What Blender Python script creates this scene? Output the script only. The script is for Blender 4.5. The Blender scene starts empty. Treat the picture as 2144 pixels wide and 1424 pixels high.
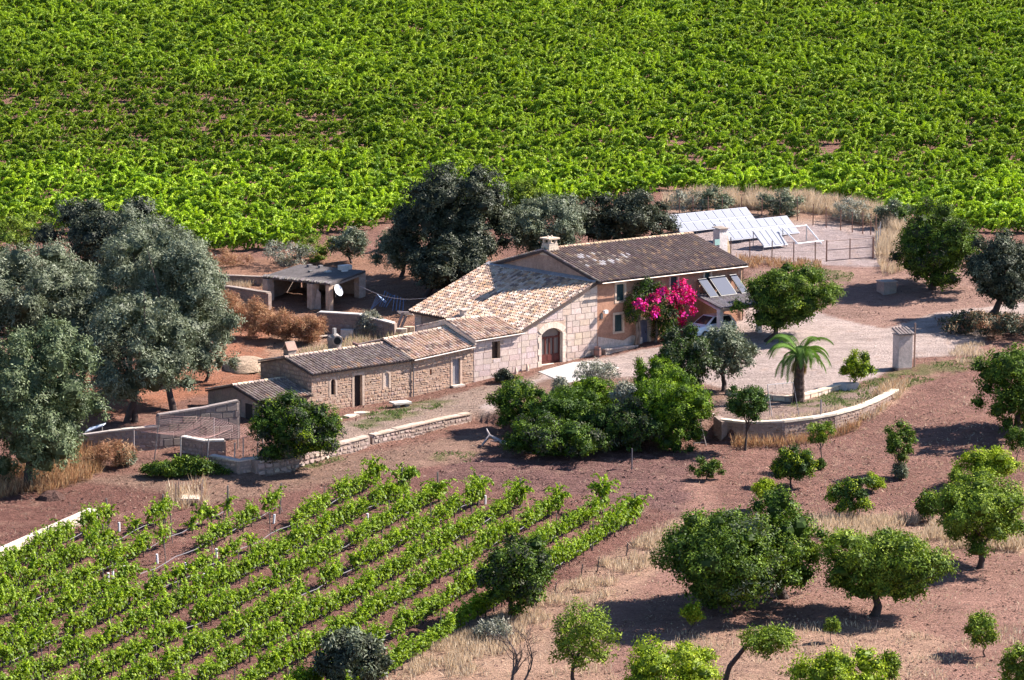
import bpy, math, random
import numpy as np
from mathutils import Matrix, Vector
R = math.radians
scn = bpy.context.scene
COL = scn.collection
rng = np.random.default_rng(7)
rnd = random.Random(11)

# ------------------------------------------------------------------ camera
F, P0, ZC, CX, CY = 6800.0, R(9.0), 35.87, 1072.0, 712.0
cp, sp = math.cos(P0), math.sin(P0)
cam_d = bpy.data.cameras.new('camera')
cam_d.sensor_fit = 'HORIZONTAL'; cam_d.sensor_width = 36.0
cam_d.lens = F / 2144.0 * 36.0
cam_d.clip_start = 1.0; cam_d.clip_end = 8000.0
cam = bpy.data.objects.new('camera', cam_d); COL.objects.link(cam)
cam.location = (0, 0, ZC); cam.rotation_euler = (R(90) - P0, 0, 0)
scn.camera = cam

# ------------------------------------------------------------------ sky, sun, exposure
SUN_AZ, SUN_EL = R(20.0), R(40.0)          # azimuth from +X towards +Y
world = bpy.data.worlds.new('World'); scn.world = world; world.use_nodes = True
wn = world.node_tree.nodes; wl = world.node_tree.links
for n in list(wn): wn.remove(n)
w_out = wn.new('ShaderNodeOutputWorld'); w_bg = wn.new('ShaderNodeBackground'); w_sky = wn.new('ShaderNodeTexSky')
w_sky.sky_type = 'NISHITA'; w_sky.sun_disc = False
w_sky.sun_elevation = SUN_EL; w_sky.sun_rotation = R(90) - SUN_AZ
w_sky.air_density = 1.0; w_sky.dust_density = 0.3; w_sky.ozone_density = 6.0
w_bg.inputs['Strength'].default_value = 0.072
wl.new(w_sky.outputs[0], w_bg.inputs[0]); wl.new(w_bg.outputs[0], w_out.inputs[0])
sun_d = bpy.data.lights.new('sun', 'SUN'); sun_d.energy = 5.0; sun_d.angle = R(0.53); sun_d.color = (1.0, 0.93, 0.85)
sun = bpy.data.objects.new('sun', sun_d); COL.objects.link(sun)
sdir = Vector((math.cos(SUN_AZ) * math.cos(SUN_EL), math.sin(SUN_AZ) * math.cos(SUN_EL), math.sin(SUN_EL)))
sun.rotation_euler = sdir.to_track_quat('Z', 'Y').to_euler(); sun.location = (40, 160, 120)
vs = scn.view_settings
vs.view_transform = 'Standard'; vs.look = 'None'; vs.gamma = 1.0; vs.exposure = 1.66; vs.use_curve_mapping = False
scn.cycles.max_bounces = 4; scn.cycles.diffuse_bounces = 2; scn.cycles.glossy_bounces = 2; scn.cycles.transmission_bounces = 2
scn.cycles.use_adaptive_sampling = True; scn.cycles.adaptive_threshold = .02
scn.cycles.use_denoising = True

# ------------------------------------------------------------------ picture <-> place
def ray(px, py):
    x = (px - CX) / F; y = -(py - CY) / F
    return np.array([x, cp + y * sp, -sp + y * cp])
def atD(px, py, D):
    r = ray(px, py); t = D / r[1]
    return np.array([r[0] * t, D, ZC + r[2] * t])
def proj(X, Y, Z):
    dz = Z - ZC; fz = Y * cp - dz * sp; up = Y * sp + dz * cp
    return CX + F * X / fz, CY - F * up / fz
def pxm(D): return F / (D * 1.005)          # pixels per metre at distance D
HA = R(39.6)                                 # bearing of the farmhouse front
U = np.array([math.cos(HA), math.sin(HA), 0]); V = np.array([-math.sin(HA), math.cos(HA), 0])
HO = atD(1250, 746, 219.5)
def front(px, py, v=0.0):
    r = ray(px, py); c = np.array([0, 0, ZC]); t = np.dot(HO + V * v - c, V) / np.dot(r, V); d = c + r * t - HO
    return float(np.dot(d, U)), float(d[2])
def zplane(px, py, z):
    r = ray(px, py); t = (HO[2] + z - ZC) / r[2]; d = np.array([0, 0, ZC]) + r * t - HO
    return float(np.dot(d, U)), float(np.dot(d, V))
def hw(u, v, z): return HO + U * u + V * v + np.array([0, 0, z])

# ------------------------------------------------------------------ noise
def vnoise(x, y, seed=0):
    x = np.asarray(x, float); y = np.asarray(y, float)
    xi = np.floor(x).astype(np.int64); yi = np.floor(y).astype(np.int64)
    fx = x - xi; fy = y - yi; fx = fx * fx * (3 - 2 * fx); fy = fy * fy * (3 - 2 * fy)
    def h(a, b):
        n = (a * 374761393 + b * 668265263 + seed * 974634777) & 0x7fffffff
        n = ((n ^ (n >> 13)) * 1274126177) & 0x7fffffff
        return ((n ^ (n >> 16)) & 0xffff) / 65535.0
    return (h(xi, yi) * (1 - fx) + h(xi + 1, yi) * fx) * (1 - fy) + (h(xi, yi + 1) * (1 - fx) + h(xi + 1, yi + 1) * fx) * fy
def fbm(x, y, seed=0, o=4):
    t = 0; a = .5
    for i in range(o):
        t = t + a * vnoise(x * 2 ** i, y * 2 ** i, seed + i); a *= .5
    return t

# ------------------------------------------------------------------ terrain heights
CT = [(1250,746,219.5),(1552,669,228.2),(1134,764,216.3),(985,800,212.4),(859,837,209.2),(652,866,204.1),(540,885,201.0),
 (0,1424,149),(700,1424,150),(1400,1424,150.5),(2144,1424,152),(0,1090,178),(700,1060,181.5),(1400,1060,182.5),(2144,1060,185),
 (0,1250,163),(1072,1240,165),(2144,1240,168),(0,880,200),(300,900,199),(1700,960,194.5),(2144,900,201),(1200,955,193.5),(1000,905,199),
 (2144,740,219),(1890,770,214.5),(1700,760,215),(1500,820,208),(2144,640,233),(1850,640,233.5),(0,700,226),(500,730,223),(700,655,235),
 (200,620,240),(500,560,249),(850,560,247),(1000,600,240),(1330,500,254),(1700,545,247),(2000,560,244.5),(2144,480,261),(0,480,263),
 (600,480,262),(1100,430,271),(1700,420,272),(0,250,305),(1072,250,307),(2144,250,309),(0,0,376),(1072,0,378),(2144,0,382),
 (-600,0,372),(2800,0,384),(0,-120,420),(2144,-120,425),(-600,700,222),(2800,700,228),(-600,1424,147),(2800,1424,155)]
_p = np.array([atD(*c) for c in CT] + [(X, 120, -6.6 + X * .01) for X in (-40, -15, 15, 40)])
_S = np.array([0., 200.]); _q = (_p[:, :2] - _S) / 50.
def _phi(r): return np.where(r > 1e-9, r * r * np.log(np.maximum(r, 1e-9)), 0)
def _fit(z, lam=.02):
    n = len(_q); M = np.zeros((n + 3, n + 3)); Pm = np.c_[np.ones(n), _q]
    M[:n, :n] = _phi(np.linalg.norm(_q[:, None] - _q[None], axis=2)) + lam * np.eye(n); M[:n, n:] = Pm; M[n:, :n] = Pm.T
    return np.linalg.solve(M, np.r_[z, 0, 0, 0])
_w = _fit(_p[:, 2])
def tps(X, Y):
    X = np.asarray(X, float); Y = np.asarray(Y, float); sh = X.shape
    Yc = np.minimum(Y, 450.) ; Xc = np.clip(X, -110, 110)
    e = (np.c_[Xc.ravel(), np.maximum(Yc, 110).ravel()] - _S) / 50.; out = np.empty(len(e))
    for i in range(0, len(e), 20000):
        s = e[i:i + 20000]
        out[i:i + 20000] = _phi(np.linalg.norm(s[:, None] - _q[None], axis=2)) @ _w[:-3] + _w[-3] + s @ _w[-2:]
    return out.reshape(sh) - np.maximum(np.abs(X) - 110, 0) * .02 - np.maximum(110 - Y, 0) * .08 + np.maximum(Y - 450, 0) * .02
STEP = None
def step_h(X, Y):
    X = np.asarray(X, float); Y = np.asarray(Y, float)
    best = np.full(X.shape, 1e9); val = np.zeros(X.shape)
    for (ax, ay, ah), (bx, by, bh) in zip(STEP[:-1], STEP[1:]):
        dx, dy = bx - ax, by - ay; L2 = dx * dx + dy * dy
        t = np.clip(((X - ax) * dx + (Y - ay) * dy) / L2, 0, 1)
        ex, ey = X - ax - t * dx, Y - ay - t * dy; d = np.hypot(ex, ey)
        sgn = np.where(dx * (Y - ay) - dy * (X - ax) > 0, 1., -1.)
        h = (ah + t * (bh - ah)); m = d < best
        s = np.clip(d * sgn / .45 + .1, 0, 1); val = np.where(m, h * s * np.exp(-(d / 7.) ** 2), val); best = np.minimum(best, d)
    return val
def H(X, Y):
    z = tps(X, Y)
    return z if STEP is None else z + step_h(X, Y)
def G(px, py):
    r = ray(px, py); lo, hi = 112., 470.; D = np.linspace(lo, hi, 240)
    for _ in range(3):
        h = H(r[0] / r[1] * D, D); zz = ZC + r[2] / r[1] * D
        k = int(np.argmax(h > zz)) if (h > zz).any() else len(D) - 1
        k = max(k, 1); D = np.linspace(D[k - 1], D[k], 24)
    d = D[12]; x = r[0] / r[1] * d
    return np.array([x, d, float(H(np.array([x]), np.array([d]))[0])])
_st = [(560,995,.3),(640,975,.5),(705,953,.7),(780,934,.75),(900,905,.75),(1000,880,.6),(1090,905,.7),(1250,935,.8),(1400,935,.9),(1490,915,1.1),(1530,926,1.25),(1640,924,1.25),(1740,906,1.0),(1830,862,.5),(1900,815,.05)]
_tmp = []
for a, b, h in _st:
    g = G(a, b); _tmp.append((g[0], g[1], h))
STEP = _tmp
_w = _fit(_p[:, 2] - step_h(_p[:, 0], _p[:, 1]))
def gz(x, y): return float(H(np.array([float(x)]), np.array([float(y)]))[0])

# ------------------------------------------------------------------ materials
MATS = {}
def mat(name, rough=.9, spec=.25, noise=None, bump=None, metal=0., tint=None, stretch=None, furrow=False):
    """matte material: the colour comes from the mesh attribute 'col', with grain and relief on top"""
    if name in MATS: return MATS[name]
    m = bpy.data.materials.new(name); m.use_nodes = True; nt = m.node_tree; N = nt.nodes; L = nt.links
    b = N['Principled BSDF']; b.inputs['Roughness'].default_value = rough; b.inputs['Specular IOR Level'].default_value = spec
    b.inputs['Metallic'].default_value = metal
    at = N.new('ShaderNodeAttribute'); at.attribute_name = 'col'; out = at.outputs['Color']
    tc = N.new('ShaderNodeTexCoord'); vec = tc.outputs['Object']
    if stretch:
        mp = N.new('ShaderNodeMapping'); mp.inputs['Scale'].default_value = stretch; L.new(vec, mp.inputs[0]); vec = mp.outputs[0]
    if noise:
        for k, (s, a) in enumerate(noise):
            nz = N.new('ShaderNodeTexNoise'); nz.inputs['Scale'].default_value = s; nz.inputs['Detail'].default_value = 5; nz.inputs['Roughness'].default_value = .65
            L.new(vec, nz.inputs['Vector'])
            mr = N.new('ShaderNodeMapRange'); mr.inputs['From Min'].default_value = .28; mr.inputs['From Max'].default_value = .72
            mr.inputs['To Min'].default_value = 1 - a; mr.inputs['To Max'].default_value = 1 + a * .8; L.new(nz.outputs['Fac'], mr.inputs['Value'])
            mx = N.new('ShaderNodeVectorMath'); mx.operation = 'SCALE'; L.new(out, mx.inputs[0]); L.new(mr.outputs[0], mx.inputs['Scale']); out = mx.outputs[0]
    L.new(out, b.inputs['Base Color'])
    if bump:
        s, st, dist = bump
        nz = N.new('ShaderNodeTexNoise'); nz.inputs['Scale'].default_value = s; nz.inputs['Detail'].default_value = 6; nz.inputs['Roughness'].default_value = .7
        L.new(vec, nz.inputs['Vector'])
        bp = N.new('ShaderNodeBump'); bp.inputs['Strength'].default_value = st; bp.inputs['Distance'].default_value = dist
        h = nz.outputs['Fac']
        if furrow:      # plough lines along the slope's contour
            mp2 = N.new('ShaderNodeMapping'); mp2.inputs['Scale'].default_value = (.07, 1.5, .3); mp2.inputs['Rotation'].default_value = (0, 0, .12); L.new(tc.outputs['Object'], mp2.inputs[0])
            n2 = N.new('ShaderNodeTexNoise'); n2.inputs['Scale'].default_value = 1.; n2.inputs['Detail'].default_value = 3; L.new(mp2.outputs[0], n2.inputs['Vector'])
            ad = N.new('ShaderNodeMath'); ad.operation = 'MULTIPLY_ADD'; ad.inputs[1].default_value = 1.1; L.new(n2.outputs['Fac'], ad.inputs[0]); L.new(h, ad.inputs[2]); h = ad.outputs[0]
        L.new(h, bp.inputs['Height']); L.new(bp.outputs[0], b.inputs['Normal'])
    MATS[name] = m; return m
def leafmat(name, trans=.35, gloss=.06, rough=.45, tint=(1.25, 1.3, .45)):
    if name in MATS: return MATS[name]
    m = bpy.data.materials.new(name); m.use_nodes = True; nt = m.node_tree; N = nt.nodes; L = nt.links
    for n in list(N): N.remove(n)
    o = N.new('ShaderNodeOutputMaterial'); at = N.new('ShaderNodeAttribute'); at.attribute_name = 'col'
    d = N.new('ShaderNodeBsdfDiffuse'); t = N.new('ShaderNodeBsdfTranslucent'); g = N.new('ShaderNodeBsdfGlossy'); g.inputs['Roughness'].default_value = rough
    tm = N.new('ShaderNodeMix'); tm.data_type = 'RGBA'; tm.blend_type = 'MULTIPLY'; tm.inputs['Factor'].default_value = 1.
    tm.inputs[7].default_value = (*tint, 1); L.new(at.outputs['Color'], tm.inputs[6])
    L.new(at.outputs['Color'], d.inputs['Color']); L.new(tm.outputs[2], t.inputs['Color'])
    m1 = N.new('ShaderNodeMixShader'); m1.inputs[0].default_value = trans; L.new(d.outputs[0], m1.inputs[1]); L.new(t.outputs[0], m1.inputs[2])
    m2 = N.new('ShaderNodeMixShader'); m2.inputs[0].default_value = gloss; L.new(m1.outputs[0], m2.inputs[1]); L.new(g.outputs[0], m2.inputs[2])
    L.new(m2.outputs[0], o.inputs[0]); MATS[name] = m; return m
M_soil = mat('soil', .97, .1, noise=[(.35, .16), (2.2, .22), (11., .42)], bump=(6.5, 1.0, .5), stretch=(.7, 1.3, 1), furrow=True)
M_stone = mat('stone', .93, .15, noise=[(1.1, .14), (7., .2)], bump=(14., .5, .03))
M_plaster = mat('plaster', .93, .15, noise=[(.6, .2), (3.2, .26), (11., .2)], bump=(9., .7, .03))
M_tile = mat('clay_tile', .85, .2, noise=[(1.3, .16), (12., .22)], bump=(22., .3, .01))
M_wood = mat('wood', .75, .25, noise=[(5., .25)], bump=(20., .3, .01))
M_paint = mat('paint', .55, .35, noise=[(2., .08)])
M_metal = mat('metal', .45, .5, noise=[(4., .15)], metal=.6)
M_bark = mat('bark', .95, .1, noise=[(3., .35)], bump=(12., .8, .04))
M_rough = mat('rough_roofing', .95, .1, noise=[(1.2, .25), (8., .3)], bump=(10., .8, .04))
M_glass = mat('dark_glass', .08, .6)
M_panel = mat('panel_glass', .5, .2, noise=[(1.5, .1)])
M_collector = mat('collector_glass', .6, .12)
M_carpaint = mat('car_paint', .25, .6)
M_grass = leafmat('dry_stems', .3, .01, .6, (1.05, 1., .9))
M_leaf = leafmat('leaf', .16, .012, .5)
M_vine = leafmat('vine_leaf', .3, .015, .5)
M_olive = leafmat('olive_leaf', .1, .02, .5, (1.1, 1.15, .8))

# ------------------------------------------------------------------ object helpers
def tag(o, label=None, cat=None, group=None, kind=None):
    if label: o['label'] = label
    if cat: o['category'] = cat
    if group: o['group'] = group
    if kind: o['kind'] = kind
    return o
def thing(name, label, cat, loc=(0, 0, 0), rz=0., group=None):
    o = bpy.data.objects.new(name, None); COL.objects.link(o); o.location = tuple(float(a) for a in loc); o.rotation_euler = (0, 0, rz)
    o.empty_display_size = .3
    return tag(o, label, cat, group)
def link(name, me, parent=None, loc=(0, 0, 0), rz=0.):
    o = bpy.data.objects.new(name, me); COL.objects.link(o); o.location = tuple(float(a) for a in loc); o.rotation_euler = (0, 0, rz)
    if parent is not None: o.parent = parent
    return o
class MB:
    def __init__(s): s.v = []; s.f = []; s.c = []
    def poly(s, pts, col):
        i = len(s.v); s.v += [tuple(map(float, p)) for p in pts]; s.f.append(tuple(range(i, i + len(pts)))); s.c.append(col); return s
    def box(s, a, b, col, M=None):
        x0, y0, z0 = a; x1, y1, z1 = b
        p = [(x0,y0,z0),(x1,y0,z0),(x1,y1,z0),(x0,y1,z0),(x0,y0,z1),(x1,y0,z1),(x1,y1,z1),(x0,y1,z1)]
        if M is not None: p = [tuple(M @ Vector(q)) for q in p]
        i = len(s.v); s.v += p
        for f in ((0,3,2,1),(4,5,6,7),(0,1,5,4),(1,2,6,5),(2,3,7,6),(3,0,4,7)): s.f.append(tuple(i + k for k in f)); s.c.append(col)
        return s
    def prism(s, pts, off, col, col2=None):
        """closed prism between polygon pts and pts+off"""
        n = len(pts); i = len(s.v); off = np.asarray(off, float)
        s.v += [tuple(map(float, p)) for p in pts] + [tuple(map(float, np.asarray(p) + off)) for p in pts]
        s.f.append(tuple(i + n + k for k in range(n))); s.c.append(col)
        s.f.append(tuple(i + k for k in reversed(range(n)))); s.c.append(col)
        for k in range(n):
            s.f.append((i + k, i + (k + 1) % n, i + n + (k + 1) % n, i + n + k)); s.c.append(col2 or col)
        return s
    def tube(s, path, rad, n=6, col=(.1, .1, .1), cap=True):
        path = [np.asarray(p, float) for p in path]
        if not hasattr(rad, '__len__'): rad = [rad] * len(path)
        i0 = len(s.v); up = np.array([.13, .27, .95])
        for k, p in enumerate(path):
            d = path[min(k + 1, len(path) - 1)] - path[max(k - 1, 0)]; d = d / (np.linalg.norm(d) + 1e-9)
            a = np.cross(d, up); 
            if np.linalg.norm(a) < .05: a = np.cross(d, np.array([1., 0, 0]))
            a /= np.linalg.norm(a); b = np.cross(d, a)
            for j in range(n):
                t = 2 * math.pi * j / n; s.v.append(tuple(p + rad[k] * (a * math.cos(t) + b * math.sin(t))))
        for k in range(len(path) - 1):
            for j in range(n):
                a = i0 + k * n + j; b = i0 + k * n + (j + 1) % n; s.f.append((a, b, b + n, a + n)); s.c.append(col)
        if cap:
            s.f.append(tuple(i0 + j for j in reversed(range(n)))); s.c.append(col)
            e = i0 + (len(path) - 1) * n; s.f.append(tuple(e + j for j in range(n))); s.c.append(col)
        return s
    def build(s, name, m, parent=None, smooth=False, off=None, loc=(0, 0, 0), rz=0.):
        v = s.v if off is None else [(p[0] - off[0], p[1] - off[1], p[2] - off[2]) for p in s.v]
        me = bpy.data.meshes.new(name); me.from_pydata(v, [], s.f)
        a = me.attributes.new('col', 'FLOAT_COLOR', 'FACE')
        a.data.foreach_set('color', np.array([(c[0], c[1], c[2], 1.) for c in s.c], np.float32).ravel())
        if smooth: me.polygons.foreach_set('use_smooth', [True] * len(s.f))
        me.materials.append(m); me.update()
        return link(name, me, parent, loc, rz)
def quadmesh(name, Q, C, m):
    """Q (n,4,3) quads, C (n,3) colours"""
    n = len(Q); me = bpy.data.meshes.new(name)
    me.vertices.add(n * 4); me.vertices.foreach_set('co', np.ascontiguousarray(Q, np.float32).ravel())
    me.loops.add(n * 4); me.loops.foreach_set('vertex_index', np.arange(n * 4, dtype=np.int32))
    me.polygons.add(n); me.polygons.foreach_set('loop_start', np.arange(0, n * 4, 4, dtype=np.int32))
    me.update(calc_edges=True)
    a = me.attributes.new('col', 'FLOAT_COLOR', 'FACE'); a.data.foreach_set('color', np.c_[C, np.ones(n)].astype(np.float32).ravel())
    me.materials.append(m); return me
def nrm(a): return a / (np.linalg.norm(a, axis=-1, keepdims=True) + 1e-9)
def kites(P, D, N, L, W, droop=.0):
    D = nrm(D - N * (np.sum(D * N, 1, keepdims=True) * .85))
    B = nrm(np.cross(N, D)); L = np.asarray(L)[:, None]; W = np.asarray(W)[:, None]; dz = np.array([0, 0, 1.]) * droop
    m = P + D * L * .45
    return np.stack([P, m + B * W * .5 - dz * L * .2, P + D * L - dz * L, m - B * W * .5 - dz * L * .2], axis=1)
def jit(c, a=.12):
    k = 1 + rnd.uniform(-a, a); return (c[0] * k, c[1] * k * (1 + rnd.uniform(-a, a) * .25), c[2] * k * (1 + rnd.uniform(-a, a) * .4))
def vary(r, lo, hi, c):
    k = r.uniform(lo, hi); return (c[0] * k, c[1] * k * r.uniform(.97, 1.03), c[2] * k * r.uniform(.94, 1.06))
def mixc(a, b, t): return tuple(x * (1 - t) + y * t for x, y in zip(a, b))
def inpoly(x, y, poly):
    x = np.asarray(x); y = np.asarray(y); ins = np.zeros(x.shape, bool); n = len(poly); j = n - 1
    for i in range(n):
        xi, yi = poly[i]; xj, yj = poly[j]
        c = ((yi > y) != (yj > y)) & (x < (xj - xi) * (y - yi) / ((yj - yi) or 1e-9) + xi); ins ^= c; j = i
    return ins
# ------------------------------------------------------------------ ground sheet
def lines(*seg):
    o = []
    for a, b, s in seg: o += list(np.arange(a, b, s))
    return np.array(o)
gx = lines((-2500, -400, 700), (-400, -100, 60), (-100, -44, 2.5), (-44, 44, .36), (44, 100, 2.5), (100, 400, 60), (400, 2501, 700))
gy = lines((-400, 100, 50), (100, 140, 4), (140, 256, .36), (256, 460, 2.), (460, 800, 30), (800, 4001, 800))
GX, GY = np.meshgrid(gx, gy); GZ = H(GX, GY)
_px, _py = proj(GX, GY, GZ)
soft = np.where(inpoly(_px, _py, [(1240,700),(1560,640),(1640,630),(2200,610),(2200,745),(1905,755),(1760,815),(1480,830),(1130,850),(1000,880),(640,960),(560,900),(1000,790)]), .3, 1.)
GZ = GZ + ((fbm(GX / 1.3, GY / 1.1, 3) - .47) * .2 + (fbm(GX / .55, GY / .48, 9, 2) - .37) * .2) * soft * ((np.abs(GX) < 44) & (GY > 140) & (GY < 256))
ROAD = [(1240,752),(1400,722),(1556,668),(1560,640),(1640,640),(1745,662),(1860,690),(1960,655),(2200,628),(2200,690),(2060,700),(2046,742),(1905,748),(1835,792),(1760,806),(1660,826),(1520,818),(1470,800),(1330,792),(1250,800),(1160,830),(1020,862),(1000,852),(1080,812),(1135,782)]
ZONES = [  # polygon in picture coordinates of the ground, colour, edge wobble
 ([(-700,1500),(-700,1075),(200,1010),(700,990),(900,960),(1440,950),(1500,1000),(1440,1080),(1000,1320),(800,1450)], (.235,.135,.112), 26),
 ([(940,960),(1440,950),(1640,960),(1560,1040),(1440,1080),(1350,1060),(900,1000)], (.215,.135,.122), 20),
 ([(1440,950),(1900,800),(2060,700),(2900,700),(2900,1500),(800,1500),(1440,1080)], (.35,.225,.18), 26),
 ([(1480,930),(1900,820),(2050,745),(2200,760),(2200,1080),(1500,1060)], (.27,.165,.135), 30),
 ([(150,1000),(520,985),(700,960),(1040,900),(1000,960),(700,1010),(420,1060),(0,1070),(-200,1000)], (.30,.215,.165), 22),
 ([(-200,1165),(-200,1100),(0,1040),(180,1010),(420,1040),(190,1090),(0,1170)], (.215,.12,.098), 20),
 ([(640,900),(860,850),(1120,780),(1240,760),(1180,830),(1010,872),(780,925),(660,960)], (.40,.33,.27), 16),
 ([(1470,815),(1660,838),(1800,812),(1880,800),(1800,850),(1640,885),(1500,885)], (.36,.29,.25), 14),
 ([(1560,560),(1850,555),(2200,560),(2200,640),(1960,660),(1850,690),(1740,660),(1640,640),(1555,640)], (.36,.255,.21), 24),
 ([(150,905),(330,850),(545,800),(560,750),(700,700),(660,655),(440,600),(380,640),(300,760),(180,790),(-100,760),(-100,900)], (.40,.205,.13), 22),
 ([(440,600),(560,660),(830,690),(1040,600),(1040,520),(600,530),(400,560)], (.34,.215,.15), 20),
 ([(1390,440),(1840,470),(1850,560),(1560,548),(1480,520)], (.44,.40,.39), 8),
 (ROAD, (.54,.49,.45), 12),
 ([(1140,790),(1330,790),(1480,800),(1520,820),(1480,900),(1100,900),(1040,860)], (.30,.215,.17), 16),
]
STRAW = [([(780,1440),(880,1350),(1060,1270),(1160,1235),(1300,1150),(1440,1075),(1480,1100),(1400,1180),(1260,1290),(1180,1370),(1050,1440)], 16),
 ([(1700,1085),(1940,1085),(2200,1100),(2200,1165),(1950,1150),(1720,1130)], 8),
 ([(1300,1440),(1400,1330),(1760,1300),(2000,1340),(1900,1440)], 40), ([(880,1330),(1250,1330),(1300,1440),(800,1440)], 30),
 ([(90,950),(200,930),(220,990),(80,1020)], 12), ([(1790,850),(1890,795),(1910,815),(1840,868)], 6), ([(1390,395),(1850,410),(1920,470),(1880,560),(1840,540),(1835,480),(1400,450)], 8),
 ([(560,700),(740,690),(860,690),(700,715),(560,760)], 14)]
GREEN = [([(1650,850),(1830,790),(1900,770),(2060,740),(2080,760),(1930,800),(1800,860)], 22), ([(900,950),(1000,945),(980,970),(920,972)], 10),
 ([(700,870),(900,838),(960,840),(760,900)], 20), ([(560,975),(690,950),(720,965),(620,990)], 12), ([(1710,560),(1790,570),(1780,590),(1700,585)], 8)]
plough = np.where(inpoly(_px, _py, [(880,960),(1440,945),(1660,955),(1560,1045),(1350,1060),(1000,1010)]), .11, 0.)
GZ = GZ + plough * np.sin(GY * 5.2 + GX * .45 + 2.5 * fbm(GX / 6, GY / 6, 33, 2)) * (.5 + fbm(GX / 2.5, GY / 2, 34, 2))
plough = np.where(inpoly(_px, _py, [(1480,945),(1900,830),(2060,745),(2200,760),(2200,1080),(1700,1075)]), .09, 0.)
GZ = GZ + plough * np.sin(GY * 4.4 - GX * 3.4 + 3. * fbm(GX / 5, GY / 5, 35, 2)) * (.4 + fbm(GX / 2, GY / 2, 36, 2))
PX, PY = proj(GX, GY, GZ)
def zmask(poly, wob):
    m = 0
    for k in range(3):
        nx = (fbm(GX / 2.2, GY / 2.6, 20 + k) - .47) * 3.2 * wob; ny = (fbm(GX / 2.4, GY / 2.6, 40 + k) - .47) * 1.3 * wob
        m = m + inpoly(PX + nx, PY + ny, poly)
    return (m / 3.)[..., None]
base = np.zeros(GX.shape + (3,)) + np.array((.27, .165, .13))
for poly, c, wob in ZONES:
    m = zmask(poly, wob); base = base * (1 - m) + np.array(c) * m
for poly, wob in STRAW:
    m = zmask(poly, wob) * (.35 + .6 * fbm(GX / .8, GY / .8, 60)[..., None]); base = base * (1 - m) + np.array((.48, .36, .26)) * m
for poly, wob in GREEN:
    m = zmask(poly, wob) * np.clip((fbm(GX / 1.1, GY / 1.1, 70)[..., None] - .38) * 5, 0, .8); base = base * (1 - m) + np.array((.15, .18, .07)) * m
# the far vineyard floor, wheel tracks on the drive and old straw lying about
fleck = np.clip((fbm(GX / .55, GY / .7, 80, 3) - .56) * 6, 0, 1)[..., None] * .4
base = base * (1 - fleck) + np.array((.48, .36, .27)) * fleck
RUT = [G(*p) for p in ((2170,656),(1960,690),(1800,706),(1660,716),(1560,732),(1480,768),(1390,788),(1200,815),(1040,850))]
for sd in (-.75, .75):
    for (a_, b_) in zip(RUT[:-1], RUT[1:]):
        dx, dy = b_[0] - a_[0], b_[1] - a_[1]; L_ = math.hypot(dx, dy); ox, oy = -dy / L_ * sd, dx / L_ * sd
        t_ = np.clip(((GX - a_[0] - ox) * dx + (GY - a_[1] - oy) * dy) / L_ ** 2, 0, 1); d_ = np.hypot(GX - a_[0] - ox - t_ * dx, GY - a_[1] - oy - t_ * dy)
        base *= (1 - .16 * np.clip(1.3 - d_ / .35, 0, 1) * (.3 + 1.2 * fbm(GX / 1.5, GY / 1.5, 95, 2)))[..., None]
base *= np.array((.94, .80, .78))
base *= (.86 + .3 * fbm(GX / 5., GY / 4., 90))[..., None]
ny_, nx_ = GX.shape; idx = np.arange(nx_ * ny_).reshape(ny_, nx_)
quads = np.stack([idx[:-1, :-1], idx[:-1, 1:], idx[1:, 1:], idx[1:, :-1]], -1).reshape(-1, 4)
me = bpy.data.meshes.new('ground')
me.vertices.add(nx_ * ny_); me.vertices.foreach_set('co', np.stack([GX, GY, GZ], -1).astype(np.float32).ravel())
me.loops.add(quads.size); me.loops.foreach_set('vertex_index', quads.astype(np.int32).ravel())
me.polygons.add(len(quads)); me.polygons.foreach_set('loop_start', np.arange(0, quads.size, 4, dtype=np.int32)); me.update(calc_edges=True)
me.polygons.foreach_set('use_smooth', np.ones(len(quads), bool))
a = me.attributes.new('col', 'FLOAT_COLOR', 'POINT'); a.data.foreach_set('color', np.concatenate([base, np.ones(GX.shape + (1,))], -1).astype(np.float32).ravel())
me.materials.append(M_soil)
tag(link('ground', me), 'red brown tilled soil and dusty yard of the farm', kind='structure')

# ------------------------------------------------------------------ wall and roof builders (house frame: u along the front, v to the back, z up)
def clip(poly, conv):
    """Sutherland-Hodgman, conv counter-clockwise"""
    out = list(poly)
    for i in range(len(conv)):
        a = conv[i]; b = conv[(i + 1) % len(conv)]; inp = out; out = []
        if not inp: return []
        def s(p): return (b[0] - a[0]) * (p[1] - a[1]) - (b[1] - a[1]) * (p[0] - a[0])
        for k in range(len(inp)):
            p, q = inp[k], inp[(k + 1) % len(inp)]; sp_, sq = s(p), s(q)
            if sp_ >= 0: out.append(p)
            if (sp_ > 0 > sq) or (sp_ < 0 < sq):
                t = sp_ / (sp_ - sq); out.append((p[0] + t * (q[0] - p[0]), p[1] + t * (q[1] - p[1])))
    return out
def area(p): return .5 * abs(sum(p[i][0] * p[(i + 1) % len(p)][1] - p[(i + 1) % len(p)][0] * p[i][1] for i in range(len(p))))
class Fr:
    """plane: origin, axis e, axis up f, outward n"""
    def __init__(s, o, e, n, f=(0, 0, 1)): s.o, s.e, s.n, s.f = (np.array(a, float) for a in (o, e, n, f))
    def __call__(s, x, y, w=0.): return s.o + s.e * x + s.f * y + s.n * w
FRONT = lambda v=0.: Fr((0, v, 0), (1, 0, 0), (0, -1, 0))
LEFT = lambda u: Fr((u, 0, 0), (0, -1, 0), (-1, 0, 0))       # x = -v
RIGHT = lambda u: Fr((u, 0, 0), (0, 1, 0), (1, 0, 0))
BACK = lambda v: Fr((0, v, 0), (-1, 0, 0), (0, 1, 0))        # x = -u
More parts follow.
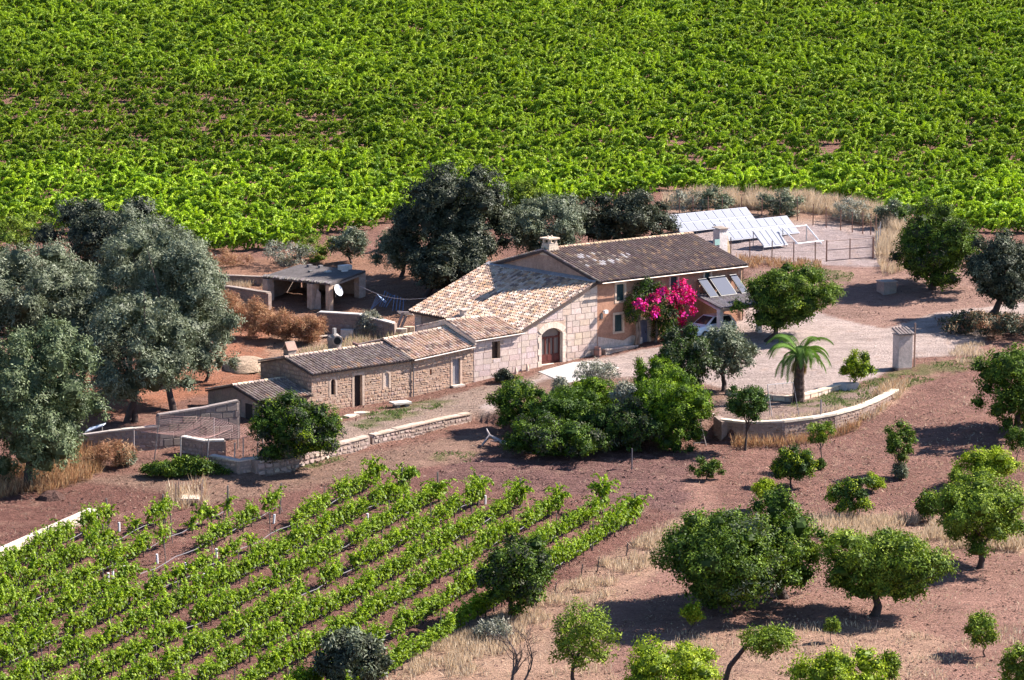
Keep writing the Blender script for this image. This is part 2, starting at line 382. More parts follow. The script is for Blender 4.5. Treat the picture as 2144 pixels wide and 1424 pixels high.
def wall(mb, fr, poly, holes, col, reveal=.32, rcol=None):
    xs = sorted({p[0] for p in poly} | {h[0] for h in holes} | {h[2] for h in holes}); ys = sorted({p[1] for p in poly} | {h[1] for h in holes} | {h[3] for h in holes})
    for x0, x1 in zip(xs, xs[1:]):
        for y0, y1 in zip(ys, ys[1:]):
            cx, cy = (x0 + x1) / 2, (y0 + y1) / 2
            if any(h[0] < cx < h[2] and h[1] < cy < h[3] for h in holes): continue
            q = clip([(x0, y0), (x1, y0), (x1, y1), (x0, y1)], poly)
            if len(q) > 2 and area(q) > 1e-5: mb.poly([fr(*p) for p in q], col)
    for x0, y0, x1, y1 in holes:
        for a, b in (((x0, y0), (x1, y0)), ((x1, y0), (x1, y1)), ((x1, y1), (x0, y1)), ((x0, y1), (x0, y0))):
            mb.poly([fr(*a), fr(*b), fr(*b, -reveal), fr(*a, -reveal)], rcol or col)
def cut(rect, holes):
    """largest rectangle left of rect outside the holes"""
    x0, y0, x1, y1 = rect
    for a, b, c, d in holes:
        if x0 < c and x1 > a and y0 < d and y1 > b:
            o = [(x0, y0, min(x1, a), y1), (max(x0, c), y0, x1, y1), (x0, y0, x1, min(y1, b)), (x0, max(y0, d), x1, y1)]
            o = [r for r in o if r[2] - r[0] > .02 and r[3] - r[1] > .02]
            if not o: return None
            x0, y0, x1, y1 = max(o, key=lambda r: (r[2] - r[0]) * (r[3] - r[1]))
    return x0, y0, x1, y1
def lay(poly, holes, hh, ww, joint, wob, seed, margin=.02):
    r = random.Random(seed); X0 = min(p[0] for p in poly); X1 = max(p[0] for p in poly); y = min(p[1] for p in poly); Y1 = max(p[1] for p in poly); out = []
    while y < Y1:
        h = r.uniform(*hh); x = X0 - r.uniform(0, ww[1])
        while x < X1:
            w = r.uniform(*ww); q = cut((x, y, x + w, y + h), [(a - margin, b - margin, c + margin, d + margin) for a, b, c, d in holes]); x += w
            if not q or q[2] - q[0] < .06 or q[3] - q[1] < .05: continue
            j = joint / 2; a, b, c, d = q[0] + j, q[1] + j, q[2] - j, q[3] - j; k = wob
            p = [(a + r.uniform(0, k), b + r.uniform(0, k)), (c - r.uniform(0, k), b + r.uniform(0, k)), (c - r.uniform(0, k), d - r.uniform(0, k)), (a + r.uniform(0, k), d - r.uniform(0, k))]
            if wob > .03: p.insert(2, ((c) - r.uniform(0, k * .4), (b + d) / 2)); p.append((a + r.uniform(0, k * .4), (b + d) / 2))
            p = clip(p, poly)
            if len(p) > 2 and area(p) > .004: out.append(p)
        y += h
    return out
def stone_piece(mb, fr, p, proud, inset, col):
    cx = sum(a[0] for a in p) / len(p); cy = sum(a[1] for a in p) / len(p); i = len(mb.v); n = len(p)
    mb.v += [tuple(fr(a, b, -.01)) for a, b in p] + [tuple(fr(a + (cx - a) * inset, b + (cy - b) * inset, proud)) for a, b in p]
    mb.f.append(tuple(i + n + k for k in range(n))); mb.c.append(col)
    for k in range(n): mb.f.append((i + k, i + (k + 1) % n, i + n + (k + 1) % n, i + n + k)); mb.c.append(col)
def stones(parent, fr, poly, holes, hh, ww, joint, wob, cols, seed, name='stone', proud=(.015, .04), inset=.1, single=300, off=(0, 0, 0), m=None, margin=.02):
    lo, hi = (.95, 1.05) if 'ashlar' in name else (.86, 1.14); r = random.Random(seed + 5); P = sorted(lay(poly, holes, hh, ww, joint, wob, seed, margin), key=area, reverse=True); rest = MB()
    for k, p in enumerate(P):
        c = r.choice(cols); c = vary(r, lo, hi, c); pr = r.uniform(*proud)
        if k < single:
            mb = MB(); stone_piece(mb, fr, p, pr, inset, c); mb.build(name, m or M_stone, parent, off=off)
        else: stone_piece(rest, fr, p, pr, inset, c)
    if rest.f: tag(rest.build(name + '_infill', m or M_stone, parent, off=off), kind='stuff')
def tile_into(mb, o, e, s, n, w, ln, col, rise=.1, seg=4):
    """half-barrel cover tile: o lower centre, e across, s up the slope, n out"""
    i = len(mb.v)
    for k, (t, ww, lift) in enumerate(((0, w, .035), (1, w * .8, .0))):
        for j in range(seg + 1):
            a = math.pi * j / seg; mb.v.append(tuple(o + s * ln * t - e * math.cos(a) * ww / 2 + n * (math.sin(a) * rise + lift)))
    for j in range(seg): mb.f.append((i + j, i + j + 1, i + seg + 1 + j + 1, i + seg + 1 + j)); mb.c.append(col)
    # butt end thickness
    k = len(mb.v)
    for j in range(seg + 1):
        a = math.pi * j / seg; mb.v.append(tuple(o - e * math.cos(a) * (w / 2 - .018) + n * (math.sin(a) * (rise - .018) + .03)))
    for j in range(seg): mb.f.append((k + j, k + j + 1, i + j + 1, i + j)); mb.c.append(col)
def tile_roof(parent, c00, c10, c11, c01, colf, off, pitch=.26, course=.36, deck=(.07, .05, .048), under=.16, single=0, seed=1, verge=True, name='tile'):
    """corners: eave start, eave end, ridge end, ridge start; covers the plane with cover tiles on a deck slab"""
    c00, c10, c11, c01 = (np.array(c, float) for c in (c00, c10, c11, c01)); r = random.Random(seed)
    nc = max(2, round(np.linalg.norm(c10 - c00) / pitch)); nr = max(2, round(np.linalg.norm(c01 - c00) / course))
    n0 = np.cross(c10 - c00, c01 - c00); n0 /= np.linalg.norm(n0)
    d = MB(); d.prism([c00 - n0 * under, c10 - n0 * under, c11 - n0 * under, c01 - n0 * under], n0 * under, deck); d.build('roof_deck', M_tile, parent, off=off)  # dark deck colour puts shade into the gaps between cover tiles
    def bl(a, b): return c00 * (1 - a) * (1 - b) + c10 * a * (1 - b) + c11 * a * b + c01 * (1 - a) * b
    rest = MB(); items = []
    for i in range(nc):
        a = (i + .5) / nc; wob = r.uniform(-.012, .012)
        for j in range(nr):
            b = j / nr; o = bl(a, b); s = bl(a, min(b + 1 / nr, 1)) - o; ln = np.linalg.norm(s); s /= ln
            e = bl(min(a + .01, 1), b) - bl(max(a - .01, 0), b); e /= np.linalg.norm(e)
            items.append((o + e * (wob + r.uniform(-.012, .012)) + n0 * (.004 + r.uniform(0, .012)) - s * (.05 + r.uniform(-.02, .02)), e, s, n0, pitch * .72, ln + .09, colf(a, b, r)))
    if single:
        items.sort(key=lambda t: t[0][0] * .64 + t[0][1])
    for k, t in enumerate(items):
        if k < single:
            mb = MB(); tile_into(mb, *t); mb.build(name, M_tile, parent, off=off)
        else: tile_into(rest, *t)
    tag(rest.build(name + '_field' if single else 'tiles', M_tile, parent, off=off), kind='stuff')
def ridge_caps(parent, a, b, col, off, n, w=.26):
    a, b = np.array(a, float), np.array(b, float); s = (b - a); L = np.linalg.norm(s); s /= L; e = np.cross(s, (0, 0, 1)); e /= np.linalg.norm(e); nn = np.cross(e, s); mb = MB()
    for k in range(n): tile_into(mb, a + s * L * k / n, e, s, nn, w, L / n + .07, jit(rnd.choice(col), .2), rise=.11)
    tag(mb.build('ridge_tiles', M_tile, parent, off=off), kind='stuff')
def framebars(mb, fr, x0, y0, x1, y1, w, proud, col, sill=True, back=.0):
    """stone surround of an opening butted round it"""
    for a, b, c, d in ((x0 - w, y1, x1 + w, y1 + w), (x0 - w, y0, x0, y1), (x1, y0, x1 + w, y1)) + (((x0 - w, y0 - w * .8, x1 + w, y0),) if sill else ()):
        mb.prism([fr(a, b, -.02), fr(c, b, -.02), fr(c, d, -.02), fr(a, d, -.02)], fr.n * (proud + .02), jit(col, .06))
# ------------------------------------------------------------------ farm buildings
CREAM = (.60, .46, .36); PINK = (.56, .40, .315); OCHRE = (.47, .285, .18); RUST = (.43, .235, .15); GREYST = (.34, .27, .24); PALE = (.66, .55, .45)
RUB = [(.45, .30, .22), (.41, .26, .18), (.46, .33, .25), (.36, .22, .155), (.44, .32, .255), (.43, .29, .215)]
def building(name, label, u0, v0, zb):
    return thing(name, label, 'house' if 'house' in name else 'building', hw(u0, v0, zb), HA), (u0, v0, zb)
# --- two-storey farmhouse
farm, off = building('farmhouse', 'two-storey ochre stone farmhouse with dark tiled roof and green shutters', 0, 0, 0)
FL, FW, FE, FRg = 13.7, 11.1, 5.15, 6.72
wins = []
for (x0, y0, x1, y1) in ((1291,596,1307,629), (1287,660,1303,693), (1347,586,1363,618), (1404,580,1418,612), (1476,571,1487,604)):
    a, zt = front(x0, y0); b, zb_ = front(x1, y1); wins.append((a, zb_, b, zt))
d0, dz1 = front(1336, 671); d1, dz0 = front(1358, 726); door = (d0, dz0, d1, dz1)
mb = MB(); wall(mb, FRONT(), [(0, -1.2), (FL, -1.2), (FL, FE), (0, FE)], wins + [door], (.40, .21, .14), rcol=(.55, .42, .33)); wf = mb.build('front_wall', M_plaster, farm, off=off)
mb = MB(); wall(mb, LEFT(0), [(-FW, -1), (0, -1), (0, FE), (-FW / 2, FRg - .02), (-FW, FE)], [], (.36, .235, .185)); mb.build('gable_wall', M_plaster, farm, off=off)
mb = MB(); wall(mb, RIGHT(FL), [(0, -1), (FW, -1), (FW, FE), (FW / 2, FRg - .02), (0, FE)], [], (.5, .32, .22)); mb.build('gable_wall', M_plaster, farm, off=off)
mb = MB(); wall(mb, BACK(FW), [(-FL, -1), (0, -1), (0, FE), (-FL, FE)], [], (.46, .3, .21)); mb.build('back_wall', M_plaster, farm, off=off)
fr = FRONT()
for k, (x0, y0, x1, y1) in enumerate(wins):
    g = MB(); framebars(g, fr, x0, y0, x1, y1, .17, .025, (.58, .43, .33)); w = g.build('window', M_stone, farm, off=off)
    mid = (x0 + x1) / 2
    for a, b in ((x0 + .01, mid - .008), (mid + .008, x1 - .01)):
        s = MB(); s.prism([fr(a, y0 + .02, -.13), fr(b, y0 + .02, -.13), fr(b, y1 - .01, -.13), fr(a, y1 - .01, -.13)], fr.n * .04, (.018, .04, .042))
        z = y0 + .1
        while z < y1 - .1:
            s.prism([fr(a + .03, z, -.09), fr(b - .03, z, -.09), fr(b - .03, z + .035, -.09), fr(a + .03, z + .035, -.09)], fr.n * .012, (.02, .045, .05)); z += .07
        s.build('shutter', M_paint, w, off=off)
g = MB(); x0, y0, x1, y1 = door; framebars(g, fr, x0, y0, x1, y1, .2, .03, (.55, .42, .32), sill=False); g.build('door_surround', M_stone, farm, off=off)
g = MB()
for k in range(5):
    a = x0 + (x1 - x0) * k / 5; g.prism([fr(a + .008, y0 + .02, -.2), fr(a + (x1 - x0) / 5 - .008, y0 + .02, -.2), fr(a + (x1 - x0) / 5 - .008, y1 - .01, -.2), fr(a + .008, y1 - .01, -.2)], fr.n * .05, jit((.12, .125, .17), .1))
dr = g.build('door', M_wood, farm, off=off)
g = MB(); g.box((x1 - .2, .13, (y0 + y1) / 2), (x1 - .12, .17, (y0 + y1) / 2 + .12), (.05, .05, .05)); g.build('handle', M_metal, dr, off=off)
def col_main(a, b, r):
    c = r.choice([(.165, .115, .10), (.19, .135, .115), (.145, .10, .092), (.21, .145, .12), (.175, .125, .112), (.20, .15, .13)])
    if r.random() < .07: c = (.33, .215, .14)
    p = (.08 < a < .42 and .33 < b < .72)
    if p and r.random() < .16: c = (.40, .30, .22)
    if p and r.random() < .5 and fbm(np.array(a * 26.), np.array(b * 9.), 5, 2) > .44: c = (.62, .56, .53)
    if .55 < a < .72 and .45 < b < .6 and r.random() < .18: c = (.42, .27, .16)
    return vary(r, .88, 1.12, c)
tile_roof(farm, (-.2, -.38, 5.16), (FL + .2, -.38, 5.16), (FL + .2, FW / 2, FRg + .1), (-.2, FW / 2, FRg + .1), col_main, off, seed=3)
tile_roof(farm, (FL + .2, FW + .35, 5.16), (-.2, FW + .35, 5.16), (-.2, FW / 2, FRg + .1), (FL + .2, FW / 2, FRg + .1), col_main, off, seed=4)
ridge_caps(farm, (-.2, FW / 2, FRg + .12), (FL + .2, FW / 2, FRg + .12), [(.40, .28, .18), (.33, .22, .15), (.45, .33, .22)], off, 36)
g = MB()
for k in range(24): tile_into(g, np.array((-.12, FW + .3 - (FW / 2 + .4) * k / 24, 5.2 + (FRg - 5.1) * k / 24)), np.array((1., 0, 0)), nrm(np.array((0, -1., .28))), np.array((0, .27, .96)), .24, .3, jit((.3, .22, .17), .3), rise=.1)
for k in range(24): tile_into(g, np.array((-.12, -.34 + (FW / 2 + .4) * k / 24, 5.2 + (FRg - 5.1) * k / 24)), np.array((1., 0, 0)), nrm(np.array((0, 1., .28))), np.array((0, -.27, .96)), .24, .3, jit((.2, .15, .13), .3), rise=.1)
tag(g.build('verge_tiles', M_tile, farm, off=off), kind='stuff')
ch = MB(); cu, cv, cz = .45, FW / 2, FRg
for k in range(4):
    a0 = .5 - .035 * k; a1 = .5 - .035 * (k + 1); ch.prism([(cu - a0, cv - a0, cz - .3 + .2 * k), (cu + a0, cv - a0, cz - .3 + .2 * k), (cu + a0, cv + a0, cz - .3 + .2 * k), (cu - a0, cv + a0, cz - .3 + .2 * k)], (0, 0, .2), jit((.5, .41, .33), .05))
c_ = ch.build('chimney', M_plaster, farm, off=off)
ch = MB()
for sx in (-1, 1):
    for sy in (-1, 1): ch.box((cu + sx * .27 - .08, cv + sy * .27 - .08, cz + .49), (cu + sx * .27 + .08, cv + sy * .27 + .08, cz + .8), (.5, .4, .32))
ch.box((cu - .5, cv - .5, cz + .8), (cu + .5, cv + .5, cz + .9), (.58, .45, .34)); ch.build('chimney_cap', M_plaster, c_, off=off)
for sx in (-.15, .17): ch = MB(); ch.tube([(cu + sx, cv, cz + .89), (cu + sx, cv, cz + 1.04)], .06, 8, (.6, .5, .42)); ch.build('chimney_pot', M_stone, c_, off=off)
g = MB(); g.tube([(.02, -.5, 5.06), (FL, -.5, 5.06)], .05, 6, (.2, .16, .14)); g.tube([(FL - .1, -.5, 5.06), (FL - .1, -.1, 4.85), (FL - .1, -.1, 1.)], .045, 6, (.24, .15, .12)); g.build('gutter', M_metal, farm, off=off)
g = MB(); z = 4.95; rr = random.Random(4); q = -.6
while q < 4.95:
    h = rr.uniform(.28, .42); w = rr.choice([.3, .5]); g = MB(); g.prism([fr(FL - w, q, -.02), fr(FL - .003, q, -.02), fr(FL - .003, min(q + h - .02, 5.1), -.02), fr(FL - w, min(q + h - .02, 5.1), -.02)], fr.n * .04, jit((.5, .31, .22), .1)); q += h; g.build('corner_stone', M_stone, farm, off=off)
# faded render patches at the foot of the wall
mb = MB(); rr = random.Random(8)
poly = [(.06, -.3), (4.2, -.3), (4.15, .9), (3.2, 1.15), (2.4, .85), (1.2, 1.1), (.06, 1.35)]
mb.prism([fr(a, b, -.01) for a, b in poly], fr.n * .022, (.56, .44, .37)); mb.build('worn_render', M_plaster, farm, off=off)
lamp, zl = front(1262, 652)
g = MB(); g.tube([(lamp, 0, zl), (lamp, -.3, zl + .05)], .03, 6, (.1, .1, .1)); g.box((lamp - .14, -.42, zl - .1), (lamp + .14, -.22, zl + .12), (.7, .72, .72)); g.box((lamp - .22, -.05, zl - .5), (lamp - .02, -.002, zl - .12), (.06, .06, .07)); g.build('wall_lamp', M_paint, farm, off=off)
# --- barn with ashlar front
BU, BD = -6.75, 11.6
barn, off = building('barn', 'big barn with pale ashlar front, arched glazed door and patchy cream tile roof', BU, 0, -.1)
poly = [(BU, -1.2), (0, -1.2), (0, 5.02), (BU, 2.3)]
hx0, hx1, hz0, hz1, spring = -4.98, -3.12, -.1, 2.36, 1.98
hole = (hx0, hz0, hx1, hz1)
mb = MB(); wall(mb, FRONT(), poly, [hole], (.47, .365, .305), reveal=.45, rcol=PALE); bw = mb.build('front_wall', M_plaster, barn, off=off)
ash = [(.55, .425, .36), (.52, .395, .33), (.575, .45, .385), (.54, .41, .345), (.52, .41, .35)]
rpoly = [(-3.12, -1.2), (-.02, -1.2), (-.02, 5.0), (-3.12, 3.74)]; lpoly = [(BU, -1.2), (-3.12, -1.2), (-3.12, 3.74), (BU, 2.28)]
sur = (hx0 - .36, hz0 - .6, hx1 + .36, hz1 + .42)
stones(bw, FRONT(), rpoly, [sur], (.41, .44), (.62, 1.0), .026, .008, ash, 21, 'ashlar_block', (.02, .03), .03, off=off)
stones(bw, FRONT(), lpoly, [sur], (.40, .44), (.6, 1.0), .014, .006, [(.55, .43, .385), (.53, .41, .365), (.565, .445, .40)], 22, 'ashlar_block', (.02, .026), .03, off=off)
# arch surround: jamb stones and voussoirs
fr = FRONT(); mid = (hx0 + hx1) / 2; hw2 = (hx1 - hx0) / 2; rise = hz1 - spring; Rr = (hw2 ** 2 + rise ** 2) / (2 * rise); zc = hz1 - Rr; amax = math.asin(hw2 / Rr)
for side in (-1, 1):
    z = hz0 - .55
    k = 0
    while z < spring - .05:
        h = min(.42, spring - z); w = .34 if k % 2 else .24; e = mid + side * hw2
        a, b = sorted((e, e + side * w)); g = MB(); g.prism([fr(a + .004, z + .008, -.02), fr(b - .004, z + .008, -.02), fr(b - .004, z + h - .008, -.02), fr(a + .004, z + h - .008, -.02)], fr.n * .055, jit((.66, .53, .44), .05)); g.build('jamb_stone', M_stone, bw, off=off); z += h; k += 1
nv = 9
for k in range(nv):
    a0 = -amax + 2 * amax * k / nv; a1 = -amax + 2 * amax * (k + 1) / nv; ri = Rr; ro = Rr + .42
    p = [(mid + math.sin(a) * r_, zc + math.cos(a) * r_) for a, r_ in ((a0 + .004, ri), (a0 + .004, ro), (a1 - .004, ro), (a1 - .004, ri))]
    g = MB(); g.prism([fr(x, z, -.4) for x, z in p], fr.n * .44, jit((.66, .53, .43), .05)); g.build('voussoir', M_stone, bw, off=off)
# filler between arch ring and square hole
g = MB()
for k in range(12):
    a0 = -amax + 2 * amax * k / 12; a1 = -amax + 2 * amax * (k + 1) / 12
    g.poly([fr(mid + math.sin(a0) * (Rr + .02), zc + math.cos(a0) * (Rr + .02), .001), fr(mid + math.sin(a1) * (Rr + .02), zc + math.cos(a1) * (Rr + .02), .001), fr(mid + math.sin(a1) * (Rr + .5), hz1 + .45, .001), fr(mid + math.sin(a0) * (Rr + .5), hz1 + .45, .001)], PINK)
g.build('arch_backing', M_plaster, bw, off=off)
# glazed double door
RW = (.085, .018, .014)
bd = MB(); dd = -.33
def bar(mb, x0, z0, x1, z1, c=RW, w=dd, t=.07): mb.prism([fr(x0, z0, w), fr(x1, z0, w), fr(x1, z1, w), fr(x0, z1, w)], fr.n * t, c)
bar(bd, hx0 + .002, hz0, hx0 + .12, spring); bar(bd, hx1 - .12, hz0, hx1 - .002, spring); bar(bd, hx0 + .122, 1.62, hx1 - .122, 1.76); bar(bd, hx0 + .122, hz0 + .01, hx1 - .122, .55)
for t in (.31, .5, .69): bar(bd, hx0 + (hx1 - hx0) * t - .06, .552, hx0 + (hx1 - hx0) * t + .06, 1.618)
bdo = bd.build('arched_door', M_paint, barn, off=off)
for t in (.03, .355, .68): g = MB(); bar(g, hx0 + (hx1 - hx0) * (t + .04), .1, hx0 + (hx1 - hx0) * (t + .25), .45, (.105, .022, .018), dd + .07, .02); g.build('door_panel', M_paint, bdo, off=off)
for a, b in ((0.06, .29), (.33, .48), (.52, .67), (.71, .94)):
    g = MB(); bar(g, hx0 + (hx1 - hx0) * a, .55, hx0 + (hx1 - hx0) * b, 1.62, (.10, .085, .085), dd + .015, .01); g.build('pane', M_glass, bdo, off=off)
g = MB(); p = [(hx0 + .1, 1.76), (hx1 - .1, 1.76)] + [(mid + math.sin(a) * (Rr - .03), zc + math.cos(a) * (Rr - .03)) for a in np.linspace(amax * .93, -amax * .93, 9)]
g.prism([fr(x, z, dd + .015) for x, z in p], fr.n * .01, (.11, .09, .09)); g.build('fanlight_pane', M_glass, bdo, off=off)
g = MB(); g.poly([fr(hx0, hz0, -.44), fr(hx1, hz0, -.44), fr(hx1, hz1, -.44), fr(hx0, hz1, -.44)], (.03, .02, .02)); g.build('dark_interior', M_plaster, barn, off=off)  # near-black sheet painted to stand for the unlit inside
# other walls
mb = MB(); wall(mb, LEFT(BU), [(-BD, -1), (0, -1), (0, 2.28), (-BD, 2.42)], [], (.34, .25, .20)); lw = mb.build('side_wall', M_plaster, barn, off=off)
for a, b in ((BD - .02, BD - .75), (8.9, 8.2), (6.6, 6.1)):
    z = -.6
    while z < 2.3:
        g = MB(); f2 = LEFT(BU); g.prism([f2(-a, z, -.01), f2(-b, z, -.01), f2(-b, min(z + .43, 2.36), -.01), f2(-a, min(z + .43, 2.36), -.01)], f2.n * .05, jit((.56, .43, .35), .07)); g.build('pier_block', M_stone, lw, off=off); z += .45
mb = MB(); wall(mb, BACK(BD), [(0, -1), (-BU, -1), (-BU, 2.4), (0, 5.1)], [], (.36, .26, .2)); mb.build('back_wall', M_plaster, barn, off=off)
def col_barn(a, b, r):
    return vary(r, .85, 1.15, r.choice([(.56, .43, .345), (.52, .375, .28), (.58, .47, .385), (.48, .32, .215), (.42, .265, .18), (.25, .17, .14), (.22, .155, .13), (.46, .28, .18), (.55, .42, .33), (.26, .175, .145), (.52, .39, .31), (.48, .34, .255)]))
tile_roof(barn, (-7.1, BD + .3, 2.46), (-7.1, -.14, 2.34), (-.02, -.14, 5.17), (-.02, BD + .3, 5.2), col_barn, off, pitch=.26, course=.35, deck=(.10, .07, .06), single=300, seed=6)
g = MB(); g.prism([(-.36, -.1, 5.13), (-.02, -.1, 5.27), (-.02, BD + .1, 5.30), (-.36, BD + .1, 5.16)], (0, 0, .07), (.27, .25, .26)); g.build('flashing', M_plaster, barn, off=off)
g = MB(); a_, b_ = zplane(941, 662, 2.75); g.tube([(-6.45, b_, 2.3), (-6.45, b_, 3.05)], .26, 8, (.56, .48, .42)); g.box((-6.75, b_ - .3, 3.05), (-6.15, b_ + .3, 3.13), (.5, .42, .36)); g.build('chimney', M_plaster, barn, off=off)
# --- lower range
def low(name, label, u0, u1, zb, ev0, ev1, rg0, rg1, rv, dep, bk, colf, holes, wcol, seed, rub=None, gcol=None, deck=(.08, .06, .055), single=300, gpad=0, ash=False):
    b, off = building(name, label, u0, 0, zb)
    poly = [(u0, zb - 1), (u1, zb - 1), (u1, ev1 - .06), (u0, ev0 - .06)]
    mb = MB(); wall(mb, FRONT(), poly, holes, wcol, rcol=(.5, .37, .28)); w = mb.build('front_wall', M_plaster, b, off=off)
    if rub:
        if ash: stones(w, FRONT(), poly, holes, (.38, .42), (.55, .95), .012, .006, rub, seed, 'ashlar_block', (.015, .022), .03, off=off, margin=.0)
        else: stones(w, FRONT(), poly, [(h[0] - .16, h[1] - .1, h[2] + .16, h[3] + .16) for h in holes if h[2] - h[0] > .3] + [h for h in holes if h[2] - h[0] <= .3], (.09, .24), (.11, .42), .02, .06, rub, seed, 'stone', (.004, .03), .14, off=off, single=single)
    gp = [(-dep, zb - 1), (0, zb - 1), (0, ev0 - .06), (-rv, rg0 - .1), (-dep, bk - .06)]
    mb = MB(); wall(mb, LEFT(u0), gp, [], gcol or wcol); gw = mb.build('gable_wall', M_plaster, b, off=off)
    if gpad: stones(gw, LEFT(u0), gp, [], (.16, .3), (.2, .5), .03, .05, [(.30, .235, .2), (.26, .2, .175), (.34, .27, .225)], seed + 3, 'stone', (.01, .035), .12, off=off, single=120)
    mb = MB(); wall(mb, BACK(dep), [(-u1, zb - 1), (-u0, zb - 1), (-u0, bk - .06), (-u1, bk - .06)], [], wcol); mb.build('back_wall', M_plaster, b, off=off)
    mb = MB(); wall(mb, RIGHT(u1), [(0, zb - 1), (dep, zb - 1), (dep, bk - .06), (rv, rg1 - .1), (0, ev1 - .06)], [], wcol); mb.build('gable_wall', M_plaster, b, off=off)
    tile_roof(b, (u0 - .12, -.22, ev0), (u1 - .01, -.22, ev1), (u1 - .01, rv, rg1), (u0 - .12, rv, rg0), colf, off, seed=seed, deck=deck, under=.1)
    tile_roof(b, (u1 - .01, dep + .15, bk), (u0 - .12, dep + .15, bk), (u0 - .12, rv, rg0), (u1 - .01, rv, rg1), colf, off, seed=seed + 1, deck=deck, under=.1)
    ridge_caps(b, (u0 - .12, rv, rg0 + .02), (u1 - .01, rv, rg1 + .02), [(.55, .43, .33), (.45, .33, .25), (.36, .27, .22)], off, max(6, int((u1 - u0) / .38)))
    return b, off, w
def col_dark(a, b, r): return vary(r, .86, 1.14, r.choice([(.25, .19, .165), (.30, .235, .205), (.22, .165, .148), (.33, .265, .23), (.27, .205, .178)] + [(.40, .25, .17)] * (1 if b < .3 else 0)))
def col_light(a, b, r):
    dk = fbm(np.array(a * 7.), np.array(b * 4.), 31, 3) > .52
    return vary(r, .82, 1.15, r.choice([(.24, .165, .14), (.3, .2, .165), (.5, .38, .31)] if dk and r.random() < .7 else [(.58, .42, .32), (.55, .38, .28), (.60, .46, .37), (.50, .33, .24), (.56, .39, .29)]))
# extension
ext, off, w = low('barn_extension', 'small pale ashlar wing with striped cream tiles beside the barn', -10.85, BU - .02, -.5, 2.22, 2.34, 3.18, 3.1, 2.85, 5.9, 2.35, col_light, [(-9.29, .77, -8.59, 1.93)], (.46, .34, .28), 31, [(.545, .425, .38), (.52, .40, .355), (.56, .44, .395)], (.52, .42, .37), ash=True)
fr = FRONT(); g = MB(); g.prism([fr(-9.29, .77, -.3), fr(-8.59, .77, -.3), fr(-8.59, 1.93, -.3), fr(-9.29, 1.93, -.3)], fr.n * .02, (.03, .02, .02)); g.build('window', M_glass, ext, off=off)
g = MB(); g.prism([(-10.98, -.3, 2.2), (-10.98, 2.85, 3.2), (-10.98, 6.0, 2.36), (-10.98, 6.0, 2.1), (-10.98, 2.85, 2.95), (-10.98, -.3, 1.95)], (.14, 0, 0), (.58, .48, .41)); g.build('verge', M_plaster, ext, off=off)
g = MB(); g.tube([(-10.95, -.3, 2.17), (BU + .1, -.3, 2.29)], .045, 6, (.55, .46, .4)); g.build('gutter', M_paint, ext, off=off)
# middle
midh, off, w = low('stone_house', 'rubble stone house with clean cream tiles and a grey plank door', -16.1, -10.87, -.9, 1.46, 1.82, 2.42, 2.70, 2.85, 5.7, 1.65, col_light, [(-12.66, -.62, -12.02, 1.12), (-14.55, .25, -14.38, .62)], (.41, .28, .21), 41, RUB)
g = MB(); framebars(g, fr, -12.66, -.62, -12.02, 1.12, .16, .03, (.52, .37, .28), sill=False); g.build('door_surround', M_stone, midh, off=off)
g = MB()
for k in range(4): a = -12.64 + .155 * k; g.prism([fr(a, -.6, -.14), fr(a + .145, -.6, -.14), fr(a + .145, 1.1, -.14), fr(a, 1.1, -.14)], fr.n * .04, jit((.27, .255, .26), .12))
g.build('plank_door', M_wood, midh, off=off)
g = MB(); g.prism([fr(-14.55, .25, -.12), fr(-14.38, .25, -.12), fr(-14.38, .62, -.12), fr(-14.55, .62, -.12)], fr.n * .03, (.30, .10, .06)); g.build('vent', M_plaster, midh, off=off)
g = MB(); g.box((-12.85, -.35, -.72), (-11.85, -.002, -.6), (.5, .42, .36)); g.build('doorstep', M_stone, midh, off=off)
g = MB(); g.tube([(-16.05, -.3, 1.42), (-10.95, -.3, 1.78)], .045, 6, (.6, .5, .45)); g.tube([(-15.98, -.3, 1.4), (-15.98, -.08, 1.2), (-15.98, -.08, -1.1)], .04, 6, (.2, .17, .16)); g.build('gutter', M_paint, midh, off=off)
# left
lefth, off, w = low('stone_cottage', 'old rubble cottage with dark lichen tiles and two arched slit windows', -24.15, -16.12, -1.2, 1.36, 1.46, 2.06, 2.2, 2.8, 5.6, 1.45, col_dark, [(-20.76, -1.22, -20.12, .9), (-22.62, -.17, -22.26, .86), (-18.32, -.14, -17.94, .84), (-23.5, .0, -23.36, .13), (-21.46, .14, -21.34, .3), (-19.5, .26, -19.38, .4), (-16.9, .52, -16.78, .64)], (.40, .275, .205), 51, RUB, (.25, .195, .17), gpad=1)
g = MB(); framebars(g, fr, -20.76, -1.22, -20.12, .9, .17, .035, (.50, .37, .29), sill=False); g.build('door_surround', M_stone, lefth, off=off)
g = MB(); g.prism([fr(-20.76, -1.22, -.25), fr(-20.12, -1.22, -.25), fr(-20.12, .9, -.25), fr(-20.76, .9, -.25)], fr.n * .03, (.03, .022, .022)); g.build('door', M_wood, lefth, off=off)
